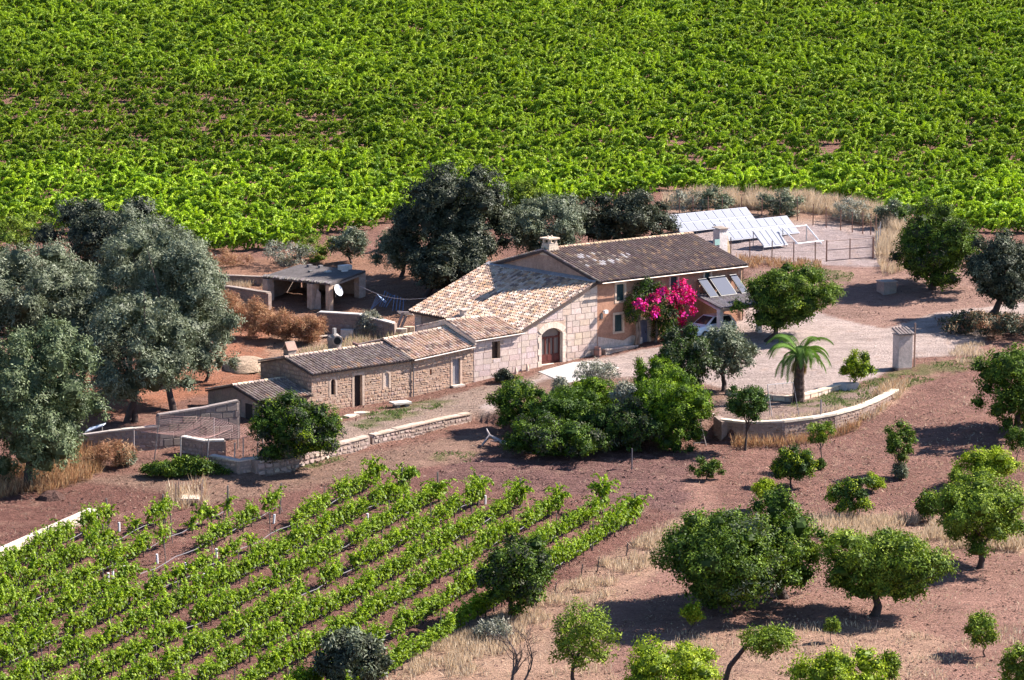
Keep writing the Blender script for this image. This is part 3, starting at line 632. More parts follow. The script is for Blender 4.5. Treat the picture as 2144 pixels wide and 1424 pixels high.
for (a, b, z0, z1, c) in ((-22.62, -22.26, -.17, .86, (.03, .025, .03)), (-18.32, -17.94, -.14, .84, (.50, .40, .34))):
    g = MB(); m_ = (a + b) / 2; r_ = (b - a) / 2
    arc = lambda rr, n=7: [(m_ + math.cos(t) * rr, z1 - r_ + math.sin(t) * rr) for t in np.linspace(0, math.pi, n)]
    i_, o_ = arc(r_), arc(r_ + .14)
    for k in range(6): g.prism([fr(*i_[k], -.2), fr(*o_[k], -.2), fr(*o_[k + 1], -.2), fr(*i_[k + 1], -.2)], fr.n * .22, jit((.50, .375, .295), .06))
    for s_ in (-1, 1):
        x_ = m_ + s_ * r_; a2, b2 = sorted((x_, x_ + s_ * .14)); g.prism([fr(a2, z0 - .1, -.02), fr(b2, z0 - .1, -.02), fr(b2, z1 - r_, -.02), fr(a2, z1 - r_, -.02)], fr.n * .04, jit((.50, .375, .295), .06))
    wn_ = g.build('arched_window', M_stone, lefth, off=off)
    g = MB(); d_ = -.2 if c[0] < .1 else -.07; g.prism([fr(a - .01, z0, d_), fr(b + .01, z0, d_), fr(b + .01, z1, d_), fr(a - .01, z1, d_)], fr.n * .02, c); g.build('infill', M_plaster, wn_, off=off)
# chimneys of the cottage
g = MB(); cu, cv = -23.6, 3.1; g.box((cu - .3, cv - .28, 1.7), (cu + .3, cv + .28, 2.55), (.3, .24, .21)); c_ = g.build('chimney', M_plaster, lefth, off=off)
g = MB(); g.prism([(cu - .38, cv - .34, 2.5), (cu - .38, cv, 3.05), (cu - .38, cv + .05, 2.98), (cu - .38, cv - .26, 2.48)], (.76, 0, 0), (.33, .2, .16)); g.prism([(cu - .38, cv + .34, 2.5), (cu - .38, cv, 3.05), (cu - .38, cv - .05, 2.98), (cu - .38, cv + .26, 2.48)], (.76, 0, 0), (.25, .18, .15)); g.build('tile_cowl', M_tile, c_, off=off)
g = MB(); cu, cv = -19.05, 4.4; g.tube([(cu, cv, 1.2), (cu, cv, 2.1), (cu, cv, 2.55), (cu, cv, 2.75)], [.42, .45, .5, .44], 12, (.25, .215, .2)); c_ = g.build('round_chimney', M_plaster, lefth, off=off)
g = MB(); g.tube([(cu - .2, cv - .6, 2.55), (cu + .1, cv + .1, 2.6)], [.34, .36], 12, (.3, .25, .22)); g.tube([(cu - .21, cv - .62, 2.55), (cu - .2, cv - .59, 2.55)], .25, 12, (.02, .02, .02)); g.build('barrel_mouth', M_stone, c_, off=off)
g = MB(); g.box((cu - .1, cv - .08, 2.9), (cu + .1, cv + .12, 3.3), (.3, .28, .27)); g.build('cap_stone', M_stone, c_, off=off)
g = MB(); tile_into(g, np.array((-18.35, 2.7, 2.2)), np.array((.8, .6, 0)), nrm(np.array((-.5, .6, .35))), np.array((0, 0, 1.)), .34, .42, (.16, .09, .08), rise=.18); g.build('loose_tile', M_tile, lefth, off=off)
# lean-to
shed1, off, w = low('lean_to', 'low dark-gabled outhouse with grey tiles against the cottage end', -28.2, -24.17, -1.3, -.02, .03, .68, .72, 2.85, 5.75, 0., col_dark, [(-26.35, -.62, -25.85, -.2)], (.44, .31, .24), 61, RUB, (.28, .225, .2), single=150)
g = MB(); f2 = LEFT(-28.2); rr = random.Random(3)
z = -1.4
for z in (-1.4, -.95, -.5, -.05, .3):
    x = -5.7
    while x < -.1:
        w_ = rr.uniform(.5, .9); q = clip([(x + .012, z), (x + w_ - .012, z), (x + w_ - .012, z + .43), (x + .012, z + .43)], [(-5.7, -2), (-.02, -2), (-.02, -.1), (-2.85, .54), (-5.7, -.1)])
        if len(q) > 2 and area(q) > .02: gg = MB(); stone_piece(gg, f2, q, rr.uniform(.01, .025), .03, jit((.30, .24, .215), .12)); gg.build('wall_block', M_stone, shed1, off=off)
        x += w_
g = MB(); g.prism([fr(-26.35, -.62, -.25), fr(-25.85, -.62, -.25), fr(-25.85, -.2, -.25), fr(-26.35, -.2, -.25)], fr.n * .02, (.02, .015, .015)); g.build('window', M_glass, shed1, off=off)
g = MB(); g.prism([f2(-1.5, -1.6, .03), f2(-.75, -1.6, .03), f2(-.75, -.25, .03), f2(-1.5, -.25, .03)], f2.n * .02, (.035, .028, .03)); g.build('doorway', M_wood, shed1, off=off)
# ------------------------------------------------------------------ vegetation
KINDS = {  # leaf length, width, leaves per tuft, tuft radius, palette, material, tufts per m2
 'olive':  (.20, .062, 11, .30, [(.122,.142,.086),(.15,.168,.108),(.09,.108,.064),(.185,.20,.135)], M_olive, 7.5),
 'oliveg': (.20, .065, 11, .30, [(.10,.132,.06),(.128,.158,.078),(.075,.10,.045),(.16,.188,.096)], M_olive, 7.5),
 'holm':   (.17, .09, 9, .26, [(.036,.044,.026),(.052,.060,.034),(.027,.034,.022),(.085,.09,.055)], M_olive, 7.5),
 'carob':  (.145, .08, 9, .27, [(.055,.095,.014),(.08,.13,.017),(.038,.066,.012),(.125,.18,.022)], M_leaf, 9.),
 'almond': (.145, .062, 9, .28, [(.115,.17,.02),(.155,.215,.024),(.075,.115,.017),(.215,.275,.03)], M_leaf, 8.5),
 'bright': (.135, .06, 10, .25, [(.18,.245,.014),(.24,.31,.018),(.12,.175,.014),(.31,.37,.025)], M_leaf, 9.),
 'lentisk':(.11, .052, 12, .21, [(.04,.078,.012),(.058,.105,.013),(.028,.055,.011),(.105,.165,.015)], M_leaf, 10.),
 'lime':   (.105, .052, 12, .2, [(.085,.15,.01),(.125,.21,.011),(.05,.095,.009),(.2,.29,.014)], M_leaf, 12.),
 'citrus': (.12, .066, 10, .22, [(.036,.07,.016),(.05,.092,.017),(.028,.052,.014),(.08,.13,.023)], M_leaf, 10.),
 'greyshrub': (.16, .05, 9, .24, [(.21,.22,.17),(.26,.25,.20),(.17,.17,.14),(.29,.27,.2)], M_olive, 6.),
 'brown':  (.22, .03, 10, .26, [(.30,.15,.085),(.36,.20,.11),(.24,.11,.07),(.4,.25,.14)], M_grass, 6.),
 'bloom':  (.16, .13, 8, .2, [(.50,.008,.11),(.58,.015,.17),(.42,.008,.08),(.56,.025,.25)], M_leaf, 10.),
}
def lobes_for(C, Rv, n, r, size=.40, spread=.66, zmin=-1., irr=1.):
    """lobes spread evenly over the crown's shell, a few inside"""
    L = [(C, Rv * .6)]; ph = r.uniform(0, 6.28); p1, p2, p3 = (r.uniform(0, 6.28) for _ in range(3))
    for k in range(n):
        z = 1 - 2 * (k + .5) / n; a = ph + k * 2.39996 + r.uniform(-.35, .35); z = min(1, max(-.92, z + r.uniform(-.12, .12))); q = math.sqrt(max(0, 1 - z * z))
        d = np.array([q * math.cos(a), q * math.sin(a), z]); s = size * r.uniform(.7, 1.35); f = (1.06 - s) * r.uniform(.76, 1.1) * (1 + irr * (.17 * math.sin(2 * a + p1) + .12 * math.sin(3 * a + p2 + 2 * z) + .1 * math.sin(4 * z + p3)))
        L.append((C + d * Rv * f, np.maximum(Rv * s, .12 * np.ones(3)) * np.array([1, 1, r.uniform(.8, 1.05)])))
    for k in range(n // 5):                                  # boughs that stick out of the outline
        a = r.uniform(0, 6.28); z = r.uniform(-.55, .95); q = math.sqrt(1 - z * z); d = np.array([q * math.cos(a), q * math.sin(a), z]); s = size * r.uniform(.5, .75)
        L.append((C + d * Rv * r.uniform(.9, 1.06), np.maximum(Rv * s, .12 * np.ones(3))))
    return L
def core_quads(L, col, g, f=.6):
    """twiggy mass added inside each bough: dark lumpy body that blocks light"""
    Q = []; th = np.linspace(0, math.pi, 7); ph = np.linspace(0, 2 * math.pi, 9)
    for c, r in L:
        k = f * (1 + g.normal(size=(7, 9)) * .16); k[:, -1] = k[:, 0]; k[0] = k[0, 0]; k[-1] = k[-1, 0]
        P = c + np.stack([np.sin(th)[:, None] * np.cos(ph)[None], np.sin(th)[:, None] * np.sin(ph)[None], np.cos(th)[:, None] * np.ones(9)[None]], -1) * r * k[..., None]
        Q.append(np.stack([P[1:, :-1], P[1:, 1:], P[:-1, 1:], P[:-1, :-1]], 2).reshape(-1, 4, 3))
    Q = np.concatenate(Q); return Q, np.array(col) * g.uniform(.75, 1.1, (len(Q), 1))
def crown_quads(L, kind, g, dens=1., lsc=1., floor=None, core=False):
    ll, lw, k, tr, pal, m, tpm = KINDS[kind]; pal = np.array(pal); Qs, Cs = [], []
    cen = np.array([l[0] for l in L]); rad = np.array([l[1] for l in L])
    for i, (c, r) in enumerate(L):
        A = 4 * math.pi * ((r[0] * r[1]) ** 1.6 / 3 + (r[0] * r[2]) ** 1.6 / 3 + (r[1] * r[2]) ** 1.6 / 3) ** (1 / 1.6)
        k = int(KINDS[kind][2] * 1.5); n = max(14, int(A * tpm * dens * (.72 if kind in ('olive', 'oliveg', 'holm') else .66))); d = nrm(g.normal(size=(n, 3))); d[:, 2] = np.where(d[:, 2] < -.7, -d[:, 2], d[:, 2])
        p = c + d * r * (g.uniform(.62, 1.1, (n, 1)) if core else (g.uniform(.08, 1., (n, 1)) ** .3) * g.uniform(.88, 1.1, (n, 1)))
        e = np.linalg.norm((p[:, None] - cen[None]) / rad[None], axis=2); e[:, i] = 9
        keep = (e.min(axis=1) > .62) | (g.random(n) < .22)
        p, d = p[keep], d[keep]; n = len(p)
        if n == 0: continue
        ti = g.integers(0, len(pal), n); tb = g.uniform(.72, 1.28, n)
        P = np.repeat(p, k, 0); Dn = np.repeat(d, k, 0); Nt = np.repeat(nrm(d * 1.1 + np.array([0, 0, .35]) + g.normal(size=d.shape) * .3), k, 0)
        o = nrm(g.normal(size=P.shape)); P = P + o * tr * g.uniform(.15, 1., (len(P), 1)) * lsc
        D = nrm(Dn * .3 + o * .5 + np.array([0, 0, -.1]) + g.normal(size=P.shape) * .6)
        N = nrm(Nt + g.normal(size=P.shape) * .3)
        Ls = ll * lsc * g.uniform(.8, 1.4, len(P)); Ws = lw * lsc * g.uniform(.9, 1.4, len(P))
        Q = kites(P, D, N, Ls, Ws); C = pal[np.repeat(ti, k)] * np.repeat(tb, k)[:, None] * g.uniform(.82, 1.2, (len(P), 1))
        C = np.where(g.random((len(P), 1)) < .2, pal[g.integers(0, len(pal), len(P))], C)
        if floor is not None:
            ok = Q[:, :, 2].min(1) > floor; Q, C = Q[ok], C[ok]
        Qs.append(Q); Cs.append(C)
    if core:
        q_, c_ = core_quads([l for l in L[1:] if g.random() < .85], pal[2] * .9, g)  # added cores in the darkest leaf tone darken the crown's inside
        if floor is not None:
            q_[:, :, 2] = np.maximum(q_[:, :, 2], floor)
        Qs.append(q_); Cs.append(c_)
    return np.concatenate(Qs), np.concatenate(Cs), m
def trunk_mb(base, C, Rv, tr, r, L, bark, stems=1, bend=.25, limbs=7):
    mb = MB(); base = np.asarray(base, float)
    for s in range(stems):
        b0 = base + np.array([r.uniform(-.3, .3), r.uniform(-.3, .3), 0]) * (stems > 1)
        hub = base + (C - base) * .62 + np.array([r.uniform(-bend, bend), r.uniform(-bend, bend), -Rv[2] * .12]); pts = [b0 + np.array([0, 0, -.25])]
        for t in (.0, .33, .66, 1.):
            pts.append(b0 + (hub - b0) * t + np.array([r.uniform(-bend, bend), r.uniform(-bend, bend), 0]) * math.sin(t * math.pi) * .7)
        mb.tube(pts, [tr * 1.5, tr * 1.3, tr, tr * .85, tr * .7], 7, bark)
        for l in r.sample(L, min(limbs, len(L))):
            a = pts[-1] if r.random() < .6 else pts[-2]; e = l[0] + (l[0] - C) * .25; m = a + (e - a) * .5 + np.array([r.uniform(-.2, .2), r.uniform(-.2, .2), r.uniform(-.05, .25)]) * np.linalg.norm(e - a) * .35
            mb.tube([a, a + (m - a) * .6, m, e], [tr * .55, tr * .42, tr * .3, tr * .1], 5, bark, cap=False)
    return mb
BARK = (.075, .055, .05); BARKG = (.15, .12, .105)
TREES = {}
def tree(name, label, cat, base, box, kind, tr=.16, seed=1, group=None, nl=14, depth=.92, dens=1., lsc=1., stems=1, bark=BARK, size=.27, dy=0., zmin=-1., bend=.25, trunk=True, limbs=7, spread=.66, extra=None):
    r = random.Random(seed); gg = np.random.default_rng(seed); g = G(*base); s = pxm(g[1]); x0, y0, x1, y1 = box
    nl = int(nl * (1.9 if nl >= 14 else 1.5)); C = atD((x0 + x1) / 2, (y0 + y1) / 2, g[1] + dy); Rv = 1.04 * np.array([(x1 - x0) / 2 / s, (x1 - x0) / 2 / s * depth, (y1 - y0) / 2 / s])
    Cl = C - g; L = lobes_for(Cl, Rv, nl, r, size, spread, zmin, 1.5 if kind in ('almond', 'bright', 'citrus', 'carob') else 1.)
    t = thing(name, label, cat, g, 0, group)
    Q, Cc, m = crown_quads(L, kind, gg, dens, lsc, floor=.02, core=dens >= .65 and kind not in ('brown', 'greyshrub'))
    if extra:
        for k2, frac, sub in extra:
            L2 = [l for l in L if r.random() < frac] or L[:1]; Q2, C2, _ = crown_quads(L2, k2, gg, dens * sub, lsc, floor=.02); Q = np.concatenate([Q, Q2]); Cc = np.concatenate([Cc, C2])
    link('crown' if trunk else 'foliage', quadmesh(name + '_crown', Q, Cc, m), t)
    if trunk: trunk_mb((0, 0, 0), Cl, Rv, tr, r, L, bark, stems, bend, limbs).build('trunk', M_bark, t, smooth=True)
    TREES[label] = (t, L, g); return t
GO = 'olive trees beside the farm'; GH = 'trees behind the barn'; GF = 'young fruit trees in the tilled field'; GA = 'almond and carob trees in the orchard'; GB = 'evergreen bushes in front of the yard'
# olives on the left
tree('olive_tree', 'dense round olive at the left edge, closest to the vineyard rows', 'tree', (60,1022), (-90,685,194,1000), 'oliveg', .25, 101, GO, nl=22, dens=.85)
tree('olive_tree', 'olive with a short forked trunk standing before the red soil', 'tree', (275,886), (158,628,402,850), 'olive', .2, 102, GO, nl=18, stems=2, dens=.9)
tree('olive_tree', 'biggest grey olive, its bare leaning trunk above the pen', 'tree', (364,860), (205,490,486,775), 'olive', .2, 103, GO, nl=24, dy=3., dens=.85)
tree('olive_tree', 'grey olive at the left edge behind the dense round one', 'tree', (60,780), (-110,500,200,735), 'olive', .25, 104, GO, nl=20, dens=.8)
tree('olive_tree', 'pale olive crown squeezed between the big olive and the vineyard edge', 'tree', (330,700), (215,455,415,650), 'olive', .2, 1041, GO, nl=16, dens=.8)
tree('holm_oak', 'dark blue-green evergreen rising behind the olives by the far vineyard', 'tree', (230,620), (105,430,368,610), 'holm', .25, 105, GO, nl=18, dens=.85, extra=[('olive', .5, .25)])
tree('shrub', 'leafy green shrub at the left edge under the far vineyard', 'bush', (40,545), (-40,446,105,530), 'almond', .1, 106, nl=10)
tree('olive_tree', 'low olive filling the gap between the left edge and the forked olive', 'tree', (170,800), (95,610,270,790), 'olive', .2, 1042, GO, nl=16, dens=.8)
tree('olive_tree', 'olive bough hanging low right of the bare leaning trunk', 'tree', (430,800), (385,640,488,790), 'olive', .1, 1043, GO, nl=12, dens=.8)
# behind the barn
tree('holm_oak', 'tall round dark evergreen behind the cream barn roof', 'tree', (960,592), (836,360,1066,560), 'holm', .3, 111, GH, nl=24, dens=.9, extra=[('olive', .3, .12)])
tree('holm_oak', 'low dark evergreen shading the ground left of the barn roof', 'tree', (890,624), (845,500,1045,612), 'holm', .2, 112, GH, nl=16)
tree('olive_tree', 'grey olive behind the farmhouse chimney', 'tree', (1140,560), (1056,408,1228,545), 'olive', .25, 113, GH, nl=18, dens=.85)
tree('holm_oak', 'dark evergreen between the grey olive and the solar panels', 'tree', (1320,535), (1220,402,1412,510), 'holm', .25, 114, GH, nl=18, dens=.9)
tree('olive_tree', 'small grey olive on the left of the tall dark evergreen', 'tree', (840,580), (782,472,905,572), 'olive', .15, 115, GH, nl=12)
tree('olive_tree', 'little round olive on a thin trunk behind the open shed', 'tree', (736,552), (695,478,776,540), 'olive', .09, 116, GH, nl=12)
tree('pine_tree', 'light green pointed tree peeping out behind the tall dark evergreen', 'tree', (1098,470), (1068,362,1132,470), 'almond', .1, 117, GH, nl=12, size=.35)
for k, (bx, by, box, kd, lab) in enumerate([((480,0),556,(425,528,520,560),'brown','rusty low scrub at the end of the far vine rows'), ((600,0),556,(545,505,660,560),'greyshrub','grey scrub bush left of the little olive'), ((655,0),545,(610,498,705,548),'almond','greener scrub bush beside the little olive'), ((870,0),520,(815,470,860,525),'greyshrub','thin grey bush under the far vines')]):
    tree('scrub_bush', lab, 'bush', (bx[0], by), box, kd, .05, 120 + k, 'scrub along the vineyard edge', nl=9, trunk=False, dens=.7)
for k, (x0, y0, x1, y1, kd, lab) in enumerate([(1405,396,1470,440,'greyshrub','first grey bush behind the solar panels'), (1455,398,1540,440,'olive','wide olive-green bush behind the solar panels'), (1590,402,1680,445,'olive','round grey-green bush behind the fence corner'), (1740,418,1830,460,'greyshrub','grey bush above the dry grass at the fence end'), (1835,425,1905,470,'olive','bush next to the right-hand carob crown')]):
    tree('scrub_bush', lab, 'bush', ((x0 + x1) // 2, y1 + 8), (x0, y0, x1, y1 + 6), kd, .05, 130 + k, 'bushes behind the solar yard', nl=9, trunk=False, dens=.8)
# right
tree('carob_tree', 'leaning green tree shading the carport pillar', 'tree', (1606,716), (1560,552,1740,690), 'carob', .2, 141, nl=20, dy=1., bend=.5, extra=[('almond', .5, .3)])
tree('carob_tree', 'large carob right of the solar yard gate', 'tree', (1952,606), (1868,425,2066,590), 'carob', .26, 142, nl=20, extra=[('holm', .6, .4)])
tree('carob_tree', 'dark carob with a bent trunk at the right edge beside the track', 'tree', (2068,668), (2018,492,2190,640), 'holm', .26, 143, nl=18, bend=.5, extra=[('olive', .6, .4)])
tree('shrub', 'dark scrub in the shade under the right-edge carob', 'bush', (2095,700), (1985,655,2200,700), 'holm', .1, 144, nl=14, trunk=False, dens=.6, extra=[('brown', .7, .7)])
tree('carob_tree', 'broad green tree cut by the right edge above the yellow-green one', 'tree', (2125,905), (2046,722,2230,890), 'carob', .22, 145, nl=20, extra=[('almond', .4, .3)])
tree('sapling', 'thin grey-green sapling below the right-edge tree', 'tree', (2128,965), (2104,890,2152,945), 'carob', .03, 146, GF, nl=8, dens=.6, lsc=.8)
tree('lemon_tree', 'small lemon bush between the palm and the tiled pillar', 'tree', (1790,812), (1766,740,1826,795), 'bright', .05, 147, nl=10, dens=.7, stems=2, extra=[('citrus', .6, .5)])
tree('citrus_tree', 'round dark orange tree before the curved stone wall', 'tree', (1560,946), (1520,806,1612,882), 'citrus', .07, 148, nl=14, dens=.9)
tree('sapling', 'staked sapling at the right end of the curved wall', 'tree', (1714,985), (1690,878,1740,936), 'almond', .035, 149, GF, nl=9, dens=.9, lsc=.8)
tree('shrub', 'tuft of leaves at the foot of the staked sapling', 'bush', (1717,985), (1706,962,1728,984), 'citrus', .02, 150, GF, nl=5, trunk=False, lsc=.7)
tree('fruit_tree', 'upright young fruit tree alone in the tilled field', 'tree', (1884,1000), (1846,892,1920,962), 'carob', .04, 151, GF, nl=12, lsc=.8, dens=1., stems=2)
tree('shrub', 'grey shrublet at the foot of the upright young fruit tree', 'bush', (1884,1003), (1868,974,1904,1002), 'olive', .02, 152, GF, nl=6, trunk=False, lsc=.7)
tree('olive_tree', 'grey olive with a single thick trunk in front of the parked car', 'tree', (1516,820), (1462,684,1574,782), 'olive', .16, 153, nl=16, dens=.9)
tree('holm_oak', 'dark dense evergreen crown left of the grey olive before the house', 'tree', (1440,835), (1366,700,1496,815), 'citrus', .16, 154, nl=18, extra=[('holm', .8, .7), ('olive', .4, .3)])
# bushes of the yard edge
tree('lentisk_bush', 'bright leafy bush at the left end of the bush bank', 'bush', (1082,895), (1026,798,1142,895), 'lentisk', .1, 161, GB, nl=16, trunk=False, extra=[('almond', .5, .4)])
tree('lentisk_bush', 'bush in the middle of the bank between the bright end and the prickly pear', 'bush', (1190,925), (1105,818,1262,925), 'lentisk', .1, 162, GB, nl=20, trunk=False, dens=.85, extra=[('citrus', .7, .5)])
tree('lentisk_bush', 'low bush spreading over the soil above the dead branch', 'bush', (1160,955), (1062,878,1262,955), 'lentisk', .1, 163, GB, nl=18, trunk=False, dens=.85, extra=[('carob', .5, .4), ('holm', .5, .4)])
tree('lentisk_bush', 'cushion-shaped bush behind the bank near the paved terrace', 'bush', (1225,865), (1168,790,1300,860), 'lime', .1, 164, GB, nl=14, trunk=False, dens=.8, extra=[('lentisk', .7, .6)])
tree('lentisk_bush', 'bright clipped bush below the dark evergreen crown', 'bush', (1385,850), (1328,742,1425,845), 'lime', .1, 165, GB, nl=14, trunk=False, dens=.8, extra=[('lentisk', .6, .5)])
tree('lentisk_bush', 'biggest cloud-shaped bush at the right of the bank', 'bush', (1390,905), (1300,790,1482,905), 'lime', .1, 166, GB, nl=24, trunk=False, dens=.75, size=.34, extra=[('lentisk', .8, .6)])
tree('lentisk_bush', 'bush in front of the cloud-shaped one beside the ladder', 'bush', (1420,945), (1365,850,1468,945), 'lentisk', .1, 167, GB, nl=14, trunk=False, extra=[('lime', .4, .5)])
tree('lentisk_bush', 'dark bush behind the prickly pear', 'bush', (1300,945), (1245,838,1375,945), 'citrus', .1, 168, GB, nl=16, trunk=False, extra=[('holm', .7, .6)])
tree('grey_shrub', 'sparse grey shrub beside the white terrace', 'bush', (1250,815), (1205,752,1300,806), 'greyshrub', .03, 169, nl=10, dens=.38, stems=3, bark=(.2, .16, .14))
tree('grey_shrub', 'small silvery shrub behind the bright end bush', 'bush', (1178,850), (1150,792,1202,846), 'greyshrub', .03, 170, nl=8, dens=.6, trunk=False)
tree('grey_shrub', 'grey shrub poking out of the middle of the bush bank', 'bush', (1305,905), (1284,795,1330,850), 'greyshrub', .03, 171, nl=8, dens=.8, stems=2, bark=(.2, .16, .14))
tree('oleander_bush', 'wide glossy oleander with white flowers before the cottage', 'bush', (615,985), (528,838,716,960), 'lentisk', .1, 172, nl=22, trunk=False, extra=[('holm', .7, .6), ('bright', .35, .35)])
# young trees in the field
tree('shrub', 'small round bush alone right of the dark stake', 'bush', (1480,1005), (1454,962,1506,1000), 'carob', .04, 181, GF, nl=9, lsc=.8)
tree('fruit_tree', 'dense round fruit tree right of the small round bush', 'tree', (1656,1022), (1624,936,1702,1012), 'citrus', .06, 182, GF, nl=14, extra=[('bright', .4, .4)])
tree('sapling', 'light green sapling rising behind the great carob pair', 'tree', (1598,1070), (1575,998,1622,1050), 'bright', .04, 183, GF, nl=8, lsc=.9)
tree('lemon_tree', 'lemon tree with yellow-green top above the straw strip', 'tree', (1774,1085), (1736,1004,1822,1074), 'citrus', .06, 184, GF, nl=13, extra=[('bright', .6, .5)])
tree('lemon_tree', 'small yellowish shrub behind the lemon tree', 'bush', (1830,1030), (1810,994,1850,1026), 'bright', .03, 185, GF, nl=7, lsc=.8)
tree('almond_tree', 'flat spreading yellow-green tree at the right edge', 'tree', (2066,1020), (2008,938,2126,1000), 'bright', .06, 186, GA, nl=16, dens=.8, size=.34, stems=2)
tree('shrub', 'tuft of green leaves behind the right-hand almond', 'bush', (2000,1040), (1986,984,2018,1014), 'almond', .03, 187, GF, nl=6, lsc=.8)
tree('almond_tree', 'wide almond with a dark trunk at the right edge of the straw strip', 'tree', (2052,1190), (1942,1005,2165,1140), 'almond', .17, 188, GA, nl=24, extra=[('carob', .5, .35)])
tree('shrub', 'dark bush half hidden behind the wide right-hand almond', 'bush', (1942,1092), (1918,1030,1968,1085), 'carob', .05, 189, GA, nl=9)
tree('carob_tree', 'great carob with a rounded crown, left one of the pair', 'tree', (1520,1285), (1372,1062,1662,1278), 'carob', .3, 190, GA, nl=30, lsc=1., dens=.85, extra=[('olive', .25, .15), ('almond', .4, .2)])
tree('carob_tree', 'carob behind the great one, right half of the pair', 'tree', (1640,1252), (1545,1042,1732,1240), 'carob', .25, 191, GA, nl=22, lsc=1., dens=.85, extra=[('bright', .3, .2)])
tree('almond_tree', 'almond with drooping crown right of the great carobs', 'tree', (1832,1288), (1718,1110,1956,1250), 'almond', .22, 192, GA, nl=26, extra=[('carob', .6, .4)])
tree('almond_tree', 'dark almond on a bare trunk at the end of the vine rows', 'tree', (1074,1300), (1008,1128,1168,1272), 'carob', .15, 193, GA, nl=20, dens=.8, extra=[('holm', .7, .6)])
tree('holm_oak', 'dark round evergreen at the bottom edge amid the vines', 'tree', (732,1450), (662,1316,808,1440), 'holm', .15, 194, GA, nl=18, extra=[('olive', .5, .3)])
tree('almond_tree', 'thin-crowned almond at the bottom edge beside the bare tree', 'tree', (1202,1434), (1155,1274,1282,1395), 'almond', .1, 195, GA, nl=18, dens=.5, size=.34)
tree('almond_tree', 'bright almond crown cut by the bottom edge right of the thin one', 'tree', (1400,1545), (1288,1352,1516,1500), 'bright', .15, 196, GA, nl=22, dens=.8)
tree('almond_tree', 'bright almond crown cut by the bottom edge right of the leaning trunk', 'tree', (1755,1560), (1656,1362,1856,1510), 'bright', .15, 197, GA, nl=20, dens=.8)
tree('sapling', 'slender sapling leaning at the lower right amid stubble', 'tree', (2062,1375), (2020,1280,2092,1352), 'almond', .04, 198, GF, nl=10, lsc=.9)
tree('almond_tree', 'green crown in the bottom right corner', 'tree', (2140,1470), (2104,1354,2200,1450), 'almond', .1, 199, GA, nl=14)
tree('sapling', 'tiny round sapling in the shade of the great carob', 'tree', (1440,1330), (1432,1266,1470,1302), 'bright', .03, 200, GF, nl=7, lsc=.8)
tree('sapling', 'tiny sapling in the stubble below the drooping almond', 'tree', (1742,1345), (1732,1296,1756,1322), 'almond', .02, 201, GF, nl=5, lsc=.7)
tree('shrub', 'grey-green shrub at the bottom edge right of the bright crown', 'bush', (1862,1430), (1842,1375,1882,1424), 'almond', .03, 202, GA, nl=8, dens=.7)
tree('shrub', 'low grey bush in dry grass under the dark almond', 'bush', (1035,1338), (998,1300,1075,1340), 'greyshrub', .03, 203, nl=8, trunk=False, dens=.6)
# leaning trunk with a thin crown
t = tree('almond_tree', 'leaning bare trunk with a thin pale crown at the bottom edge', 'tree', (1512,1445), (1560,1312,1662,1372), 'almond', .09, 204, GA, nl=14, dens=.45, size=.34, trunk=False)
g0 = np.array(t.location); tl, th, te = (atD(x, y, g0[1]) - g0 for x, y in ((1528,1395), (1562,1352), (1620,1335)))
mb = MB(); mb.tube([(0, 0, -.2), tl * .5, tl, th, te], [.16, .14, .13, .11, .04], 7, BARK); mb.tube([th, th + (te - th) * .5 + np.array([0, 0, .4])], [.08, .03], 5, BARK); mb.build('trunk', M_bark, t, smooth=True)
t.children[0].name = 'crown'
# bare tree
def bare(label, base, height, seed, col):
    r = random.Random(seed); g = G(*base); t = thing('bare_tree', label, 'tree', g); mb = MB()
    def grow(p, d, L, rad, dep):
        pts = [p]; q = p
        for k in range(3):
            d = d + np.array([r.uniform(-.3, .3), r.uniform(-.3, .3), r.uniform(-.1, .22)]); d /= np.linalg.norm(d); q = q + d * L / 3; pts.append(q)
        mb.tube(pts, [rad, rad * .85, rad * .7, rad * .55], 5 if rad > .03 else 3, col, cap=False)
        if dep:
            for k in range(r.randint(2, 4)): grow(pts[r.randint(1, 3)], nrm(d + np.array([r.uniform(-1, 1), r.uniform(-1, 1), r.uniform(-.2, .7)])), L * r.uniform(.55, .8), rad * .55, dep - 1)
    grow(np.array([0, 0, -.1]), np.array([.1, 0, 1.]), height * .45, .09, 4); grow(np.array([.5, .1, -.1]), np.array([.5, .1, 1.]), height * .4, .06, 4)
    tag(mb.build('branches', M_bark, t)); return t
bare('bare leafless tree with crooked branches at the bottom edge', (1070,1432), 3.4, 5, (.13, .095, .085))
# ------------------------------------------------------------------ palm
g = G(1672, 842); palm = thing('palm_tree', 'young date palm with a dark shaggy trunk in the yard', 'tree', g); s = pxm(g[1]); hp = (842 - 742) / s; mb = MB(); rr = random.Random(5)
pts = [np.array([0, 0, z]) for z in np.linspace(-.1, hp, 16)]; mb.tube(pts, [.36 - .07 * k / 15 + (.035 if k % 2 else 0) for k in range(16)], 9, (.085, .058, .05))
for k in range(150):
    z = rr.uniform(.1, hp); a = rr.uniform(0, 6.28); q = np.array([math.cos(a) * .32, math.sin(a) * .32, z]); mb.poly([q + np.array([-.05 * math.sin(a), .05 * math.cos(a), 0]), q - np.array([-.05 * math.sin(a), .05 * math.cos(a), 0]), q + np.array([math.cos(a) * .09, math.sin(a) * .09, .16])], jit((.12, .08, .06), .3))
mb.build('trunk', M_bark, palm)
gg = np.random.default_rng(3)
